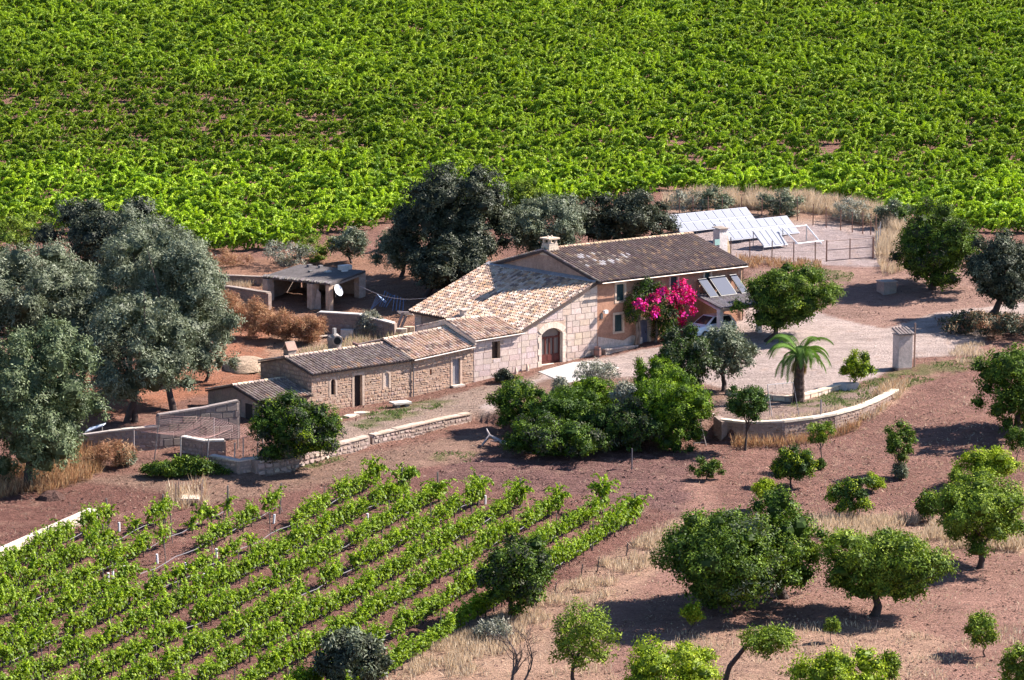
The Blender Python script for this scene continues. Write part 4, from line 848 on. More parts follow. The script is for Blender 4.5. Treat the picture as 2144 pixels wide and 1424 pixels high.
for k in range(26):
    dead = k >= 24; az = k * 2.399 + rr.uniform(-.2, .2); el = rr.uniform(.35, 1.4) if not dead else -.6; Lf = rr.uniform(2.2, 2.95) if not dead else 1.1
    d = np.array([math.cos(az) * math.cos(el), math.sin(az) * math.cos(el), math.sin(el)]); p = np.array([0, 0, hp]); P = [p]; dv = d.copy(); n = 14
    for j in range(n): dv = nrm(dv + np.array([0, 0, -.10 - .010 * j])); p = p + dv * Lf / n; P.append(p)
    P = np.array(P); mb = MB(); col = (.12, .17, .05) if not dead else (.3, .18, .1); mb.tube(list(P[::2]), [.03, .026, .022, .018, .014, .01, .006, .004][:len(P[::2])], 4, col, cap=False)
    for i in range(2, n + 1):
        t_ = nrm(P[i] - P[i - 1]); sd = nrm(np.cross(t_, [0, 0, 1.]))
        for w in (-1, 1):
            for sub in (0, .33, .66):
                q = P[i] - (P[i] - P[i - 1]) * sub; ln = .5 * math.sin(math.pi * (i - sub) / (n + 2.2)) ** .7 + .08; dd_ = nrm(sd * w * .8 + t_ * .75 + np.array([0, 0, -.28])); b = np.cross(dd_, [0, 0, 1.]) * .013
                mb.poly([q - b, q + b, q + dd_ * ln * .6 + b - np.array([0, 0, .02]), q + dd_ * ln - np.array([0, 0, .12])], jit((.105, .185, .035) if not dead else (.36, .22, .12), .25))
    mb.build('frond', M_leaf, palm)
# ------------------------------------------------------------------ vines
VP = np.array([(.135,.205,.013),(.18,.26,.014),(.085,.145,.012),(.235,.315,.017),(.15,.225,.014)])
def vine_quads(g, halfx, nsh, z0, ln, lean, leafs, spread, wide, sag=1., curtain=0):
    Ps, Ds, Ns, Ls, Cs = [], [], [], [], []
    for s in range(nsh):
        p = np.array([g.uniform(-halfx, halfx), g.normal() * .08, z0 + g.uniform(-.12, .15)])
        d = nrm(np.array([g.normal() * spread + lean[0], g.normal() * wide + lean[1], g.uniform(.55, 1.1)])); L = g.uniform(*ln); n = max(5, int(L / .062)); tone = g.integers(0, 5); up = 1.
        for j in range(n):
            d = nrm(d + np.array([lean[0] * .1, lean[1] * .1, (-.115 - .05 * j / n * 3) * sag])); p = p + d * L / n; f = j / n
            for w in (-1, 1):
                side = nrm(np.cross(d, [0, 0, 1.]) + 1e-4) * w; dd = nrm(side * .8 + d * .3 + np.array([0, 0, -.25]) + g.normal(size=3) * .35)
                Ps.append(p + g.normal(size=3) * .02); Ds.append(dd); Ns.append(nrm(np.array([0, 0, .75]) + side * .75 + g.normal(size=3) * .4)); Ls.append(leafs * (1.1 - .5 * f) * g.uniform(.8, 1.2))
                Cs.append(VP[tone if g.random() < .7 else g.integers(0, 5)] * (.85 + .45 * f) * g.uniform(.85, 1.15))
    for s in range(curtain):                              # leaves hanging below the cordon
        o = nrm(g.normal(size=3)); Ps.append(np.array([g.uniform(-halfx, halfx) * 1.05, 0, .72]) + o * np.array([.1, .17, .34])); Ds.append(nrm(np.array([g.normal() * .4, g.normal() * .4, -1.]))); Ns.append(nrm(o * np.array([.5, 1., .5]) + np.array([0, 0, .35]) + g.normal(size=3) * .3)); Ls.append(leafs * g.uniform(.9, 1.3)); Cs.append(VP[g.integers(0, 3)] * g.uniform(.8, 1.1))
    return np.array(Ps), np.array(Ds), np.array(Ns), np.array(Ls), np.array(Cs)
def vine_mesh(name, seed, **k):
    g = np.random.default_rng(seed); P, D, N, L, C = vine_quads(g, **k)
    ok = P[:, 2] > .12; P, D, N, L, C = P[ok], D[ok], N[ok], L[ok], C[ok]
    return quadmesh(name, kites(P, D, N, L, L * .95, .12), C, M_vine)
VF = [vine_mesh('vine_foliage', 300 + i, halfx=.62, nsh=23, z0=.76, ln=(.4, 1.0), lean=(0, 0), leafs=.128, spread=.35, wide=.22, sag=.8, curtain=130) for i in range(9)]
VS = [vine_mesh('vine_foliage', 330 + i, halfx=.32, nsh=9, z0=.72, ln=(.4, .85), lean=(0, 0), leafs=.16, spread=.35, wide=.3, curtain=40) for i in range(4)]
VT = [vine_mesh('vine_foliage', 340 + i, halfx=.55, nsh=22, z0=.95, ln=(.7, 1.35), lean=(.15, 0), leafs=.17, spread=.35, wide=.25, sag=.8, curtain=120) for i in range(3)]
VSTEM = []
for i in range(4):
    r = random.Random(i); mb = MB(); mb.tube([(0, 0, -.1), (r.uniform(-.05, .05), r.uniform(-.04, .04), .3), (r.uniform(-.06, .06), 0, .72)], [.045, .035, .03], 5, (.10, .07, .06)); mb.tube([(-.5, 0, .8), (0, 0, .72), (.5, 0, .8)], .018, 4, (.11, .08, .07)); o = mb.build('vine_trunk', M_bark); VSTEM.append(o.data); bpy.data.objects.remove(o)
RA = R(65.5); rd = np.array([math.cos(RA), math.sin(RA)]); rn = np.array([math.sin(RA), -math.cos(RA)])
ENDS = [(1332,1096),(1256,1076),(1169,1075),(1096,1066),(1011,1060),(930,1053),(853,1043),(783,1021),(672,1086),(536,1088),(440,1112),(300,1118)]
ORD = ['first', 'second', 'third', 'fourth', 'fifth', 'sixth', 'seventh', 'eighth', 'ninth', 'tenth', 'eleventh', 'twelfth']
GAP = [(195,1070),(520,1040),(640,1090),(600,1130),(430,1215),(300,1230),(180,1150)]
r = random.Random(77); rowpts = []; nv_ = 0; posts = []
pm = MB(); pm.tube([(0, 0, -.2), (0, 0, 1.62)], .028, 5, (.10, .085, .08)); po = pm.build('vine_post', M_wood); POSTM = po.data; bpy.data.objects.remove(po)
pm = MB(); pm.tube([(0, 0, -.2), (.02, 0, 1.75)], .055, 6, (.16, .13, .12)); po = pm.build('vine_post', M_wood); POSTE = po.data; bpy.data.objects.remove(po)
gm = MB(); gm.tube([(0, 0, 0), (.01, 0, .52)], .065, 8, (.72, .72, .74)); po = gm.build('tree_guard', M_paint); GUARD = po.data; bpy.data.objects.remove(po)
for i in range(12):
    off_ = -67.8 - 2.35 * i; e = G(*ENDS[i]); t1 = float(np.dot(e[:2], rd)); t = t1; k = 0; line = []
    lab = 'full-grown leafy vine in the %s trellis row from the dry grass strip' % ORD[i]
    while t > t1 - 48:
        q = rn * off_ + rd * t; z = gz(*q); px, py = proj(q[0], q[1], z)
        if py > 1500 or px < -45: break
        line.append((q[0], q[1], z))
        if k % 6 == 0: posts.append((i, q, z, k == 0))
        gap = bool(inpoly(np.array([px]), np.array([py]), GAP)[0]); u_ = r.random()
        if u_ > (.62 if gap else .05):
            pass_ = False
            small = (gap and r.random() < .45) or r.random() < .06
            me_ = r.choice(VT) if (k == 0 and i < 8) else r.choice(VS) if small else r.choice(VF)
            v = thing('grape_vine', ('tall bushy end vine at the top of the %s trellis row from the dry grass' % ORD[i]) if k == 0 else ('small young vine in the %s trellis row from the dry grass' % ORD[i]) if small else lab, 'vine', (q[0] + r.uniform(-.06, .06), q[1] + r.uniform(-.06, .06), z), RA + r.choice([0, math.pi]) + r.uniform(-.12, .12), 'grape vines in the trellis rows')
            sc_ = r.uniform(.75, 1.25); v.scale = (1, r.uniform(.9, 1.15), sc_)
            link('foliage', me_, v); link('trunk', r.choice(VSTEM), v); nv_ += 1
        t -= r.uniform(.98, 1.12); k += 1
    rowpts.append(line)
print('vines', nv_)
for i, q, z, end in posts:
    o = link('vine_post', POSTE if end else POSTM, None, (q[0], q[1], z)); o.rotation_euler = (r.uniform(-.06, .06), r.uniform(-.06, .06), 0)
    tag(o, ('thick end post at the top of the %s trellis row' if end else 'thin trellis post standing in the %s vine row from the dry grass') % ORD[i], 'post', 'posts of the vine trellis')
for i, line in enumerate(rowpts):
    mb = MB(); P = [(x, y, z + .42 + .07 * math.sin(k * 1.7 + i)) for k, (x, y, z) in enumerate(line)]; P = [(P[0][0] + rd[0] * .3, P[0][1] + rd[1] * .3, line[0][2] + .05)] + P
    mb.tube(P, .02, 5, (.20, .18, .19)); tag(mb.build('drip_hose', M_paint), 'grey irrigation hose strung along the %s vine row from the dry grass' % ORD[i], 'hose', 'irrigation hoses of the vine rows')
z1 = lambda x, y: (x / 3.004, 950 + y / 3.004)
for k, (x, y) in enumerate([z1(750,490), z1(890,580), z1(1722,440), z1(1363,655), z1(1168,745), z1(990,690), z1(785,765), z1(1287,815), z1(680,810), z1(712,800), (770,1094), (1016,1056)]):
    g = G(x, y); o = link('tree_guard', GUARD, None, g); o.rotation_euler = (r.uniform(-.08, .08), r.uniform(-.08, .08), 0)
    tag(o, 'short white plastic sleeve round a young vine in the trellis rows', 'plant sleeve', 'white plastic sleeves among the vines')
# --- far vineyard: one mass
M_far = leafmat('far_vine_leaf', .3, .012, .5); nt_ = M_far.node_tree
at_ = [n for n in nt_.nodes if n.type == 'ATTRIBUTE'][0]; tn = nt_.nodes.new('ShaderNodeAttribute'); tn.attribute_type = 'INSTANCER'; tn.attribute_name = 'tone'
sc2 = nt_.nodes.new('ShaderNodeVectorMath'); sc2.operation = 'SCALE'; tgt = [l.to_socket for l in at_.outputs['Color'].links]
nt_.links.new(at_.outputs['Color'], sc2.inputs[0]); nt_.links.new(tn.outputs['Fac'], sc2.inputs['Scale'])
for t_ in tgt: nt_.links.new(sc2.outputs[0], t_)
def far_clump(seed):
    g = np.random.default_rng(seed); P, D, N_, L, C = [], [], [], [], []
    for s in range(11):                                   # long arching shoots, leaves all round each
        p = np.array([g.uniform(-.8, .8), g.normal() * .12, .75 + g.uniform(-.2, .15)]); d = nrm(np.array([-.55 + g.normal() * .55, g.normal() * .32 - .05, g.uniform(.7, 1.2)])); ln = g.uniform(.9, 2.0); n = int(ln / .075); tone = g.integers(0, 5)
        for j in range(n):
            d = nrm(d + np.array([-.03, 0, -.10 - .06 * j / n])); p = p + d * ln / n; f = j / n; a1 = nrm(np.cross(d, [.2, .3, 1.])); a2 = np.cross(a1, d)
            for w in range(4):
                an = w * 1.571 + j * .8; o = a1 * math.cos(an) + a2 * math.sin(an); P.append(p + o * .05); D.append(nrm(d * .6 + o * .5 + np.array([0, 0, -.3]) + g.normal(size=3) * .3)); N_.append(nrm(o * .9 + np.array([0, 0, .35]) + g.normal(size=3) * .25)); L.append(.165 * (1.15 - .6 * f) * g.uniform(.8, 1.2)); C.append(VP[tone] * (.85 + .4 * f) * g.uniform(.88, 1.12))
    for s in range(90):                                   # older leaves of the hedge below
        o = nrm(g.normal(size=3)); P.append(np.array([g.uniform(-.9, .9), 0, .55]) + o * np.array([.2, .32, .4]) * g.uniform(.6, 1.)); D.append(nrm(g.normal(size=3) + np.array([0, 0, -.6]))); N_.append(nrm(o + g.normal(size=3) * .3)); L.append(.22 * g.uniform(.8, 1.2)); C.append(VP[2] * g.uniform(.8, 1.2))
    P, D, N_, L, C = (np.array(a) for a in (P, D, N_, L, C)); ok = P[:, 2] > .1
    return quadmesh('far_vine', kites(P[ok], D[ok], N_[ok], L[ok], L[ok] * .95, .1), C[ok], M_far)
vc = bpy.data.collections.new('vine_clumps')
for i in range(10):
    o = bpy.data.objects.new('far_vine_clump', far_clump(400 + i)); vc.objects.link(o)
EDGE = [(-900,470),(0,486),(110,500),(330,512),(400,524),(480,540),(560,535),(640,512),(700,492),(830,478),(960,475),(1070,460),(1230,438),(1400,410),(1600,412),(1800,434),(1900,462),(2000,482),(2144,500),(3000,580)]
gg = np.random.default_rng(12); pts_ = []
rowang = R(4.0); ca, sa = math.cos(rowang), math.sin(rowang)
y = 240.
while y < 450:
    x = np.arange(-105, 105, 1.35); x = x + gg.uniform(-.2, .2, len(x)); Xr = x * ca; Yr = y + x * sa + gg.normal(size=len(x)) * .12
    pts_.append(np.c_[Xr, Yr]); y += 2.75
pts_ = np.concatenate(pts_); Zg = H(pts_[:, 0], pts_[:, 1]); px, py = proj(pts_[:, 0], pts_[:, 1], Zg)
ey = np.interp(px, [e[0] for e in EDGE], [e[1] for e in EDGE])
thin = inpoly(px, py, [(-200,165),(330,165),(760,235),(800,330),(560,345),(-200,330)]); thin2 = inpoly(px, py, [(1300,300),(2200,300),(2200,370),(1500,385)])
keep = (py < ey - 2) & (gg.random(len(px)) < np.where(thin, .88, np.where(thin2, .93, .985)))
pts_, Zg, thin, thin2 = pts_[keep], Zg[keep], thin[keep], thin2[keep]; n = len(pts_)
me_ = bpy.data.meshes.new('far_vineyard'); me_.vertices.add(n); me_.vertices.foreach_set('co', np.c_[pts_, Zg].astype(np.float32).ravel())
a = me_.attributes.new('rot', 'FLOAT', 'POINT'); a.data.foreach_set('value', (rowang + gg.normal(size=n) * .25).astype(np.float32))
a = me_.attributes.new('siz', 'FLOAT', 'POINT'); a.data.foreach_set('value', (np.where(thin, .82, np.where(thin2, .9, 1.0)) * gg.uniform(.72, 1.28, n) * (.8 + .45 * fbm(pts_[:, 0] / 5., pts_[:, 1] / 7., 5, 3))).astype(np.float32))
pxk, pyk = px[keep], py[keep]; tone = 1.16 + .34 * np.clip((pyk - 330) / 60, 0, 1) - .22 * thin - .1 * np.clip((pxk - 1300) / 500, 0, 1) * (pyk < 250); tone = tone * (.8 + .42 * fbm(pts_[:, 0] / 9., pts_[:, 1] / 12., 15, 3)) * gg.uniform(.9, 1.1, n)
a = me_.attributes.new('tone', 'FLOAT', 'POINT'); a.data.foreach_set('value', tone.astype(np.float32))
a = me_.attributes.new('pick', 'INT', 'POINT'); a.data.foreach_set('value', gg.integers(0, 10, n).astype(np.int32))
fv = link('far_vineyard', me_); tag(fv, 'bright green vineyard filling the slope behind the farm', kind='stuff')
nt = bpy.data.node_groups.new('plant_vines', 'GeometryNodeTree'); nt.interface.new_socket('Geometry', in_out='INPUT', socket_type='NodeSocketGeometry'); nt.interface.new_socket('Geometry', in_out='OUTPUT', socket_type='NodeSocketGeometry')
N = nt.nodes; L_ = nt.links; gi = N.new('NodeGroupInput'); go = N.new('NodeGroupOutput'); mp = N.new('GeometryNodeMeshToPoints'); ip = N.new('GeometryNodeInstanceOnPoints'); ci = N.new('GeometryNodeCollectionInfo')
ci.inputs['Collection'].default_value = vc; ci.inputs['Separate Children'].default_value = True; ci.inputs['Reset Children'].default_value = True; ip.inputs['Pick Instance'].default_value = True
def named(nm, typ):
    q = N.new('GeometryNodeInputNamedAttribute'); q.data_type = typ; q.inputs['Name'].default_value = nm; return q
ra, sz, pk = named('rot', 'FLOAT'), named('siz', 'FLOAT'), named('pick', 'INT'); cx_ = N.new('ShaderNodeCombineXYZ')
L_.new(gi.outputs[0], mp.inputs['Mesh']); L_.new(mp.outputs[0], ip.inputs['Points']); L_.new(ci.outputs[0], ip.inputs['Instance']); L_.new(pk.outputs['Attribute'], ip.inputs['Instance Index'])
L_.new(ra.outputs['Attribute'], cx_.inputs[2]); L_.new(cx_.outputs[0], ip.inputs['Rotation']); L_.new(sz.outputs['Attribute'], ip.inputs['Scale']); L_.new(ip.outputs[0], go.inputs[0])
md = fv.modifiers.new('plants', 'NODES'); md.node_group = nt
print('far vines', n)
# ------------------------------------------------------------------ walls, terrace and small structures
def wthing(name, label, cat, loc, group=None):
    t = thing(name, label, cat, loc, 0, group); t['kind'] = 'thing'; return t, tuple(float(a) for a in loc)
def free_wall(name, label, foot, hts, th, cols, seed, hh=(.11, .3), ww=(.14, .5), cope=None, single=60, wob=.09, joint=.03, core=(.27, .2, .17), copel=.7, proud=(.015, .05), both=False, cat='wall', copeh=.09):
    P = [G(*f) for f in foot]; t, off = wthing(name, label, cat, P[0]); r = random.Random(seed); k0 = single // max(1, len(P) - 1)
    for i, (a, b) in enumerate(zip(P, P[1:])):
        d = b[:2] - a[:2]; L = np.linalg.norm(d); e = np.array([d[0] / L, d[1] / L, 0]); n = np.array([e[1], -e[0], 0])
        fr = Fr((a[0], a[1], 0), e, n); za, zb = a[2] - .3, b[2] - .3; ta, tb = a[2] + hts[i], b[2] + hts[i + 1]
        mb = MB(); ov = th * .3; pts = [fr(-ov, za), fr(L + ov, zb), fr(L + ov, tb), fr(-ov, ta)]; mb.prism([p - n * th for p in pts], n * th, core); w = mb.build('core', M_plaster, t, off=off)
        stones(w, fr, [(0, za), (L, zb), (L, tb), (0, ta)], [], hh, ww, joint, wob, cols, seed + i, 'stone', proud, .12, off=off, single=k0)
        if cope:
            m = max(1, round(L / copel))
            for k in range(m):
                x0, x1 = L * k / m + .006, L * (k + 1) / m - .006; z0, z1 = ta + (tb - ta) * x0 / L, ta + (tb - ta) * x1 / L
                q = MB(); q.prism([fr(x0, z0 + .004, .07), fr(x1, z1 + .004, .07), fr(x1, z1 + .004, -th - .05), fr(x0, z0 + .004, -th - .05)], (0, 0, copeh + r.uniform(-.015, .02)), jit(cope, .1)); q.build('coping_stone', M_stone, t, off=off)
    return t
RB2 = [(.42, .31, .26), (.36, .27, .23), (.48, .37, .31), (.33, .235, .2), (.44, .35, .30)]
free_wall('terrace_wall', 'long low rubble wall with pale coping below the cottage range', [(783,934),(860,915),(930,898),(985,884)], [.62, .62, .6, .5], .42, RB2, 71, cope=(.44, .335, .265), single=120)
free_wall('terrace_wall', 'short low rubble wall with pale coping right of the oleander', [(690,960),(735,948),(772,938)], [.62, .66, .66], .42, RB2, 72, cope=(.42, .325, .26), single=60)
free_wall('terrace_wall', 'tumbled boulder wall at the foot of the oleander', [(540,1000),(600,990),(690,960)], [.75, .8, .5], .5, RB2, 73, hh=(.3, .45), ww=(.35, .6), single=60, wob=.12, proud=(.05, .14))
free_wall('curved_wall', 'curved dry-stone retaining wall with white coping round the palm yard', [(1508,922),(1560,928),(1640,925),(1700,915),(1750,902),(1800,880),(1838,858),(1880,828)], [1.2, 1.22, 1.2, 1.12, 1.0, .75, .55, .3], .4, [(.25,.165,.135),(.22,.14,.115),(.30,.21,.175),(.2,.13,.105)], 74, hh=(.11, .2), ww=(.2, .5), cope=(.52, .44, .36), single=210, copel=.9, copeh=.12)
free_wall('wall_end', 'stacked stone pier at the left end of the curved wall', [(1496,912),(1508,924)], [1.2, 1.25], .5, [(.36,.28,.25),(.31,.24,.21)], 75, hh=(.09, .13), ww=(.4, .7), single=40)
free_wall('garden_edging', 'low cream stone edging behind the palm trunk', [(1520,826),(1590,838),(1655,842),(1672,841),(1720,828),(1770,812)], [.28, .3, .3, .3, .28, .25], .3, [(.6,.46,.36),(.55,.42,.33)], 76, hh=(.3, .35), ww=(.5, .9), cope=(.66, .5, .38), single=40, wob=.01, joint=.02)
free_wall('field_wall', 'brown enclosure wall running from the olives to the open shed', [(405,628),(480,640),(560,656)], [1.35, 1.35, 1.45], .35, [(.30,.205,.165),(.27,.18,.145),(.33,.235,.19)], 77, cope=(.27, .215, .185), single=80, joint=.02)
free_wall('field_wall', 'thin far wall at the edge of the far vineyard', [(405,592),(490,594),(565,597)], [.55, .55, .55], .3, [(.33,.24,.2),(.29,.2,.165)], 78, cope=(.3, .24, .21), single=40)
free_wall('rubble_wall', 'dark rubble wall with a whitened top below the satellite dish', [(668,702),(750,704),(822,708)], [1.6, 1.5, 1.0], .5, [(.25,.19,.17),(.21,.155,.14),(.3,.24,.21)], 79, cope=(.46, .41, .38), single=90)
free_wall('pen_wall', 'sloping plastered wall of the animal pen', [(334,940),(420,930),(500,918)], [2.05, 2.15, 2.3], .3, [(.23,.185,.165),(.21,.17,.155)], 80, hh=(.4, .5), ww=(.6, 1.), cope=(.27, .22, .2), single=40, wob=.01, joint=.008, core=(.21,.17,.155))
free_wall('pen_wall', 'mossy dark wall between the olives and the netted pen', [(165,945),(230,948),(335,940)], [.9, 1.25, 1.35], .35, [(.24,.195,.185),(.2,.165,.16),(.28,.23,.21)], 81, cope=(.4, .34, .3), single=60)
free_wall('pen_wall', 'white-topped low wall inside the netted pen', [(380,948),(430,958),(470,955)], [.95, .95, .9], .3, [(.38,.28,.24),(.33,.24,.2)], 82, cope=(.62, .55, .5), single=40)
free_wall('pen_wall', 'low rosy wall closing the front of the netted pen', [(440,982),(500,992),(545,985)], [.75, .7, .75], .35, [(.44,.31,.26),(.38,.27,.23)], 83, cope=(.5, .4, .35), single=40)
# steps beside the curved wall
g = G(1490, 915); t, off = wthing('stone_steps', 'narrow stone steps at the left end of the curved wall', 'steps', g)
for k in range(6):
    q = MB(); z = g[2] - .2; q.box((g[0] - .55 + .02 * k, g[1] + .3 * k, z), (g[0] + .3, g[1] + .3 * k + .32, z + .38 + .2 * k), jit((.45, .35, .29), .1)); q.build('step', M_stone, t, off=off)
# white concrete terrace by the arched door, outlined as its sunlit patch
q = MB(); zt = .0
pl = [zplane(x, y, zt) for x, y in ((1127,770),(1186,788),(1240,780),(1297,767),(1250,756),(1201,757))]
P_ = [hw(u, v, 0) for u, v in pl]; P_ = [np.array([p[0], p[1], gz(p[0], p[1]) - .25]) for p in P_]
q.prism(P_, (0, 0, .28), (.40, .365, .34)); tag(q.build('paved_terrace', mat('concrete', .9, .2, noise=[(.8, .1), (6., .08)])), 'sunlit part of the concrete terrace before the arched door', kind='structure')
# bench and barrel against the house
t, off = wthing('stone_bench', 'long stone bench built along the foot of the farmhouse', 'bench', hw(.5, -.3, .05)); M_ = Matrix.Translation(HO) @ Matrix.Rotation(HA, 4, 'Z')
q = MB(); q.box((.35, -.5, -.3), (3.3, -.03, .42), (.5, .38, .31), M_); q.build('base', M_plaster, t, off=off)
for k in range(4): q = MB(); q.box((.32 + .75 * k, -.55, .423), (1.055 + .75 * k, -.03, .5), jit((.52, .42, .36), .06), M_); q.build('seat_slab', M_stone, t, off=off)
t, off = wthing('wooden_barrel', 'small rusty barrel standing at the corner of the bench', 'barrel', hw(-.35, -.45, 0)); b0 = hw(-.35, -.45, -.05)
q = MB(); q.tube([b0 + np.array([0, 0, z]) for z in (0, .25, .55, .8)], [.2, .26, .26, .2], 10, (.26, .14, .11)); bo = q.build('body', M_wood, t, off=off)
for z in (.18, .6): q = MB(); q.tube([b0 + np.array([0, 0, z]), b0 + np.array([0, 0, z + .05])], .272, 10, (.12, .1, .1)); q.build('hoop', M_metal, t, off=off)
# odd stones at the barn foot
for k, (x, y, lab) in enumerate([(1073,786,'thin upright stone leaning on the pale wing wall'), (1097,779,'stubby upright stone next to the arched door')]):
    u_, z_ = front(x, y); p = hw(u_, -.35, z_ - .1); q = MB(); q.tube([p, p + np.array([.03, .1, .35]), p + np.array([-.02, .18, .68])], [.16, .14, .05], 6, (.5, .37, .29)); o = q.build('leaning_stone', M_stone); tag(o, lab, 'stone', 'stones leaning on the barn wall')
tree('shrub', 'dark purplish plant at the foot of the pale wing wall', 'bush', (1052,800), (1032,778,1074,800), 'holm', .03, 301, nl=7, trunk=False, lsc=.8)
g = G(838, 852); t, off = wthing('stone_slab', 'pale flat slab resting on blocks before the cottage', 'slab', g); Mz = Matrix.Translation(g) @ Matrix.Rotation(.5, 4, 'Z')
q = MB(); q.box((-.6, -.4, .22), (.65, .45, .34), (.62, .54, .46), Mz); q.build('top', M_stone, t, off=off)
for sx in (-.4, .25): q = MB(); q.box((sx, -.3, -.1), (sx + .25, .3, .217), (.3, .25, .22), Mz); q.build('support', M_stone, t, off=off)
for k, (x, y, a) in enumerate([(757,866,.2), (735,872,.9), (700,880,.4)]):
    g = G(x, y); Mz = Matrix.Translation(g) @ Matrix.Rotation(a, 4, 'Z'); q = MB(); q.prism([tuple(Mz @ Vector(p)) for p in ((-.5, -.3, -.1), (.4, -.35, -.1), (.55, .1, -.1), (.1, .4, -.1), (-.45, .25, -.1))], (0, 0, .19), (.56, .44, .35))
    tag(q.build('paving_stone', M_stone), ['flat doorstep stone before the dark cottage door', 'flat stone beside the cottage doorstep', 'bleached flat stone behind the oleander'][k], 'stone', 'flat stones before the cottage')
# carport
t, off = wthing('carport', 'open carport with grey sheet roof on white posts against the farmhouse', 'carport', hw(9, -3, .7))
c = [hw(9.05, -.06, 3.45), hw(13.65, -.06, 3.45), hw(12.35, -3.7, 2.98), hw(8.15, -3.7, 2.98)]
q = MB(); n_ = 21
for k in range(n_):
    a, b = k / n_, (k + 1) / n_; m_ = (a + b) / 2; P = lambda s, e: (c[0] * (1 - s) + c[1] * s) * (1 - e) + (c[3] * (1 - s) + c[2] * s) * e
    for s0, s1, h0, h1 in ((a, m_, 0, .05), (m_, b, .05, 0)):
        for e0, e1 in ((0, .5), (.5, 1.)): q.poly([P(s0, e0) + [0, 0, h0], P(s0, e1) + [0, 0, h0], P(s1, e1) + [0, 0, h1], P(s1, e0) + [0, 0, h1]], jit((.19, .165, .165), .25))
q.prism([p - [0, 0, .06] for p in c][::-1], (0, 0, -.05), (.3, .26, .24)); q.build('roof', M_rough, t, off=off)
q = MB(); q.tube([c[3] + U * .1 + V * .25 - [0, 0, .22], c[2] - U * .1 + V * .25 - [0, 0, .22]], .09, 6, (.5, .42, .38)); q.build('beam', M_wood, t, off=off); q = MB(); q.tube([c[3] + U * .1 + V * .3 - [0, 0, .2], c[0] + U * .1 - [0, 0, .2]], .08, 6, (.52, .44, .4)); q.build('beam', M_wood, t, off=off)
for u_, v_ in ((8.35, -3.35), (11.95, -3.5)):
    p = hw(u_, v_, 0); z = gz(p[0], p[1]); q = MB(); q.box((u_ - .16, v_ - .16, z - HO[2] - .3), (u_ + .16, v_ + .16, 2.86), (.62, .55, .52), M_); q.build('post', M_plaster, t, off=off)
q = MB(); q.box((7.75, -.22, -.2), (8.05, -.03, 3.2), (.45, .25, .16), M_); q.build('pilaster', M_plaster, t, off=off)
# solar water collectors standing on the carport roof
for k, (xa, xb, ht) in enumerate([(9.15, 9.95, 1.25), (10.2, 11.75, 1.3), (12.2, 12.85, 1.3)]):
    lab = ['narrow tilted solar collector next to the bougainvillea', 'wide tilted solar collector on the carport roof', 'tall narrow solar collector at the far end of the carport roof'][k]
    z0 = 3.42 - .13 * 1.0; pb = hw(xa, -1.05, z0 - .03); t, off = wthing('solar_collector', lab, 'solar collector', pb, 'solar collectors on the carport')
    lo0, lo1, hi1, hi0 = hw(xa + .25, -1.25, z0 + .05), hw(xb + .25, -1.25, z0 + .05), hw(xb, -.2, z0 + ht), hw(xa, -.2, z0 + ht)
    nn = np.cross(lo1 - lo0, hi0 - lo0); nn /= np.linalg.norm(nn)
    q = MB(); q.prism([lo0, lo1, hi1, hi0], -nn * .09, (.07, .06, .06)); q.build('casing', M_paint, t, off=off)
    q = MB(); f_ = lambda s, e: (lo0 * (1 - s) + lo1 * s) * (1 - e) + (hi0 * (1 - s) + hi1 * s) * e + nn * .012
    q.poly([f_(.05, .04), f_(.95, .04), f_(.95, .96), f_(.05, .96)], (.05, .06, .10)); q.build('glass', M_collector, t, off=off)
    for s in (.1, .9): q = MB(); q.tube([f_(s, .9) - nn * .1, hw((xa + xb) / 2, -.2, z0 - .02) + U * (s - .5) * (xb - xa)], .025, 5, (.3, .3, .32)); q.build('leg', M_metal, t, off=off)
# parked car
cl = hw(8.7, -1.95, 0); cl[2] = gz(cl[0], cl[1]) ; car = thing('car', 'white car parked nose-out under the carport', 'car', cl, HA + math.pi)
WHT = (.75, .77, .80)
def loft(mb, secs, col):
    """secs: (x, half width, z low, z high, top half width)"""
    rings = []
    for x, w, z0, z1, tw in secs: rings.append([(x, -w * .92, z0), (x, -w, z0 + (z1 - z0) * .35), (x, -w * .97, z0 + (z1 - z0) * .75), (x, -tw, z1), (x, tw, z1), (x, w * .97, z0 + (z1 - z0) * .75), (x, w, z0 + (z1 - z0) * .35), (x, w * .92, z0)])
    n = 8; i0 = len(mb.v)
    for r_ in rings: mb.v += r_
    for k in range(len(rings) - 1):
        for j in range(n): a = i0 + k * n + j; b = i0 + k * n + (j + 1) % n; mb.f.append((a, b, b + n, a + n)); mb.c.append(col)
    mb.f.append(tuple(i0 + j for j in range(n))); mb.c.append(col); mb.f.append(tuple(i0 + (len(rings) - 1) * n + j for j in reversed(range(n)))); mb.c.append(col)
q = MB(); loft(q, [(-1.95, .7, .35, .8, .6), (-1.85, .8, .28, .95, .7), (-1., .83, .24, 1.0, .75), (.2, .83, .24, .98, .75), (.9, .83, .24, .93, .72), (1.6, .8, .28, .8, .65), (1.88, .72, .3, .68, .55), (1.95, .6, .36, .6, .5)], WHT); body = q.build('body', M_carpaint, car, smooth=False)
q = MB(); q.v += [(-1.85, -.68, .96), (.95, -.68, .93), (.95, .68, .93), (-1.85, .68, .96), (-1.45, -.55, 1.46), (.1, -.55, 1.48), (.1, .55, 1.48), (-1.45, .55, 1.46)]
for f in ((4, 5, 6, 7), (0, 1, 5, 4), (1, 2, 6, 5), (2, 3, 7, 6), (3, 0, 4, 7)): q.f.append(f); q.c.append(WHT)
q.build('cabin', M_carpaint, car)
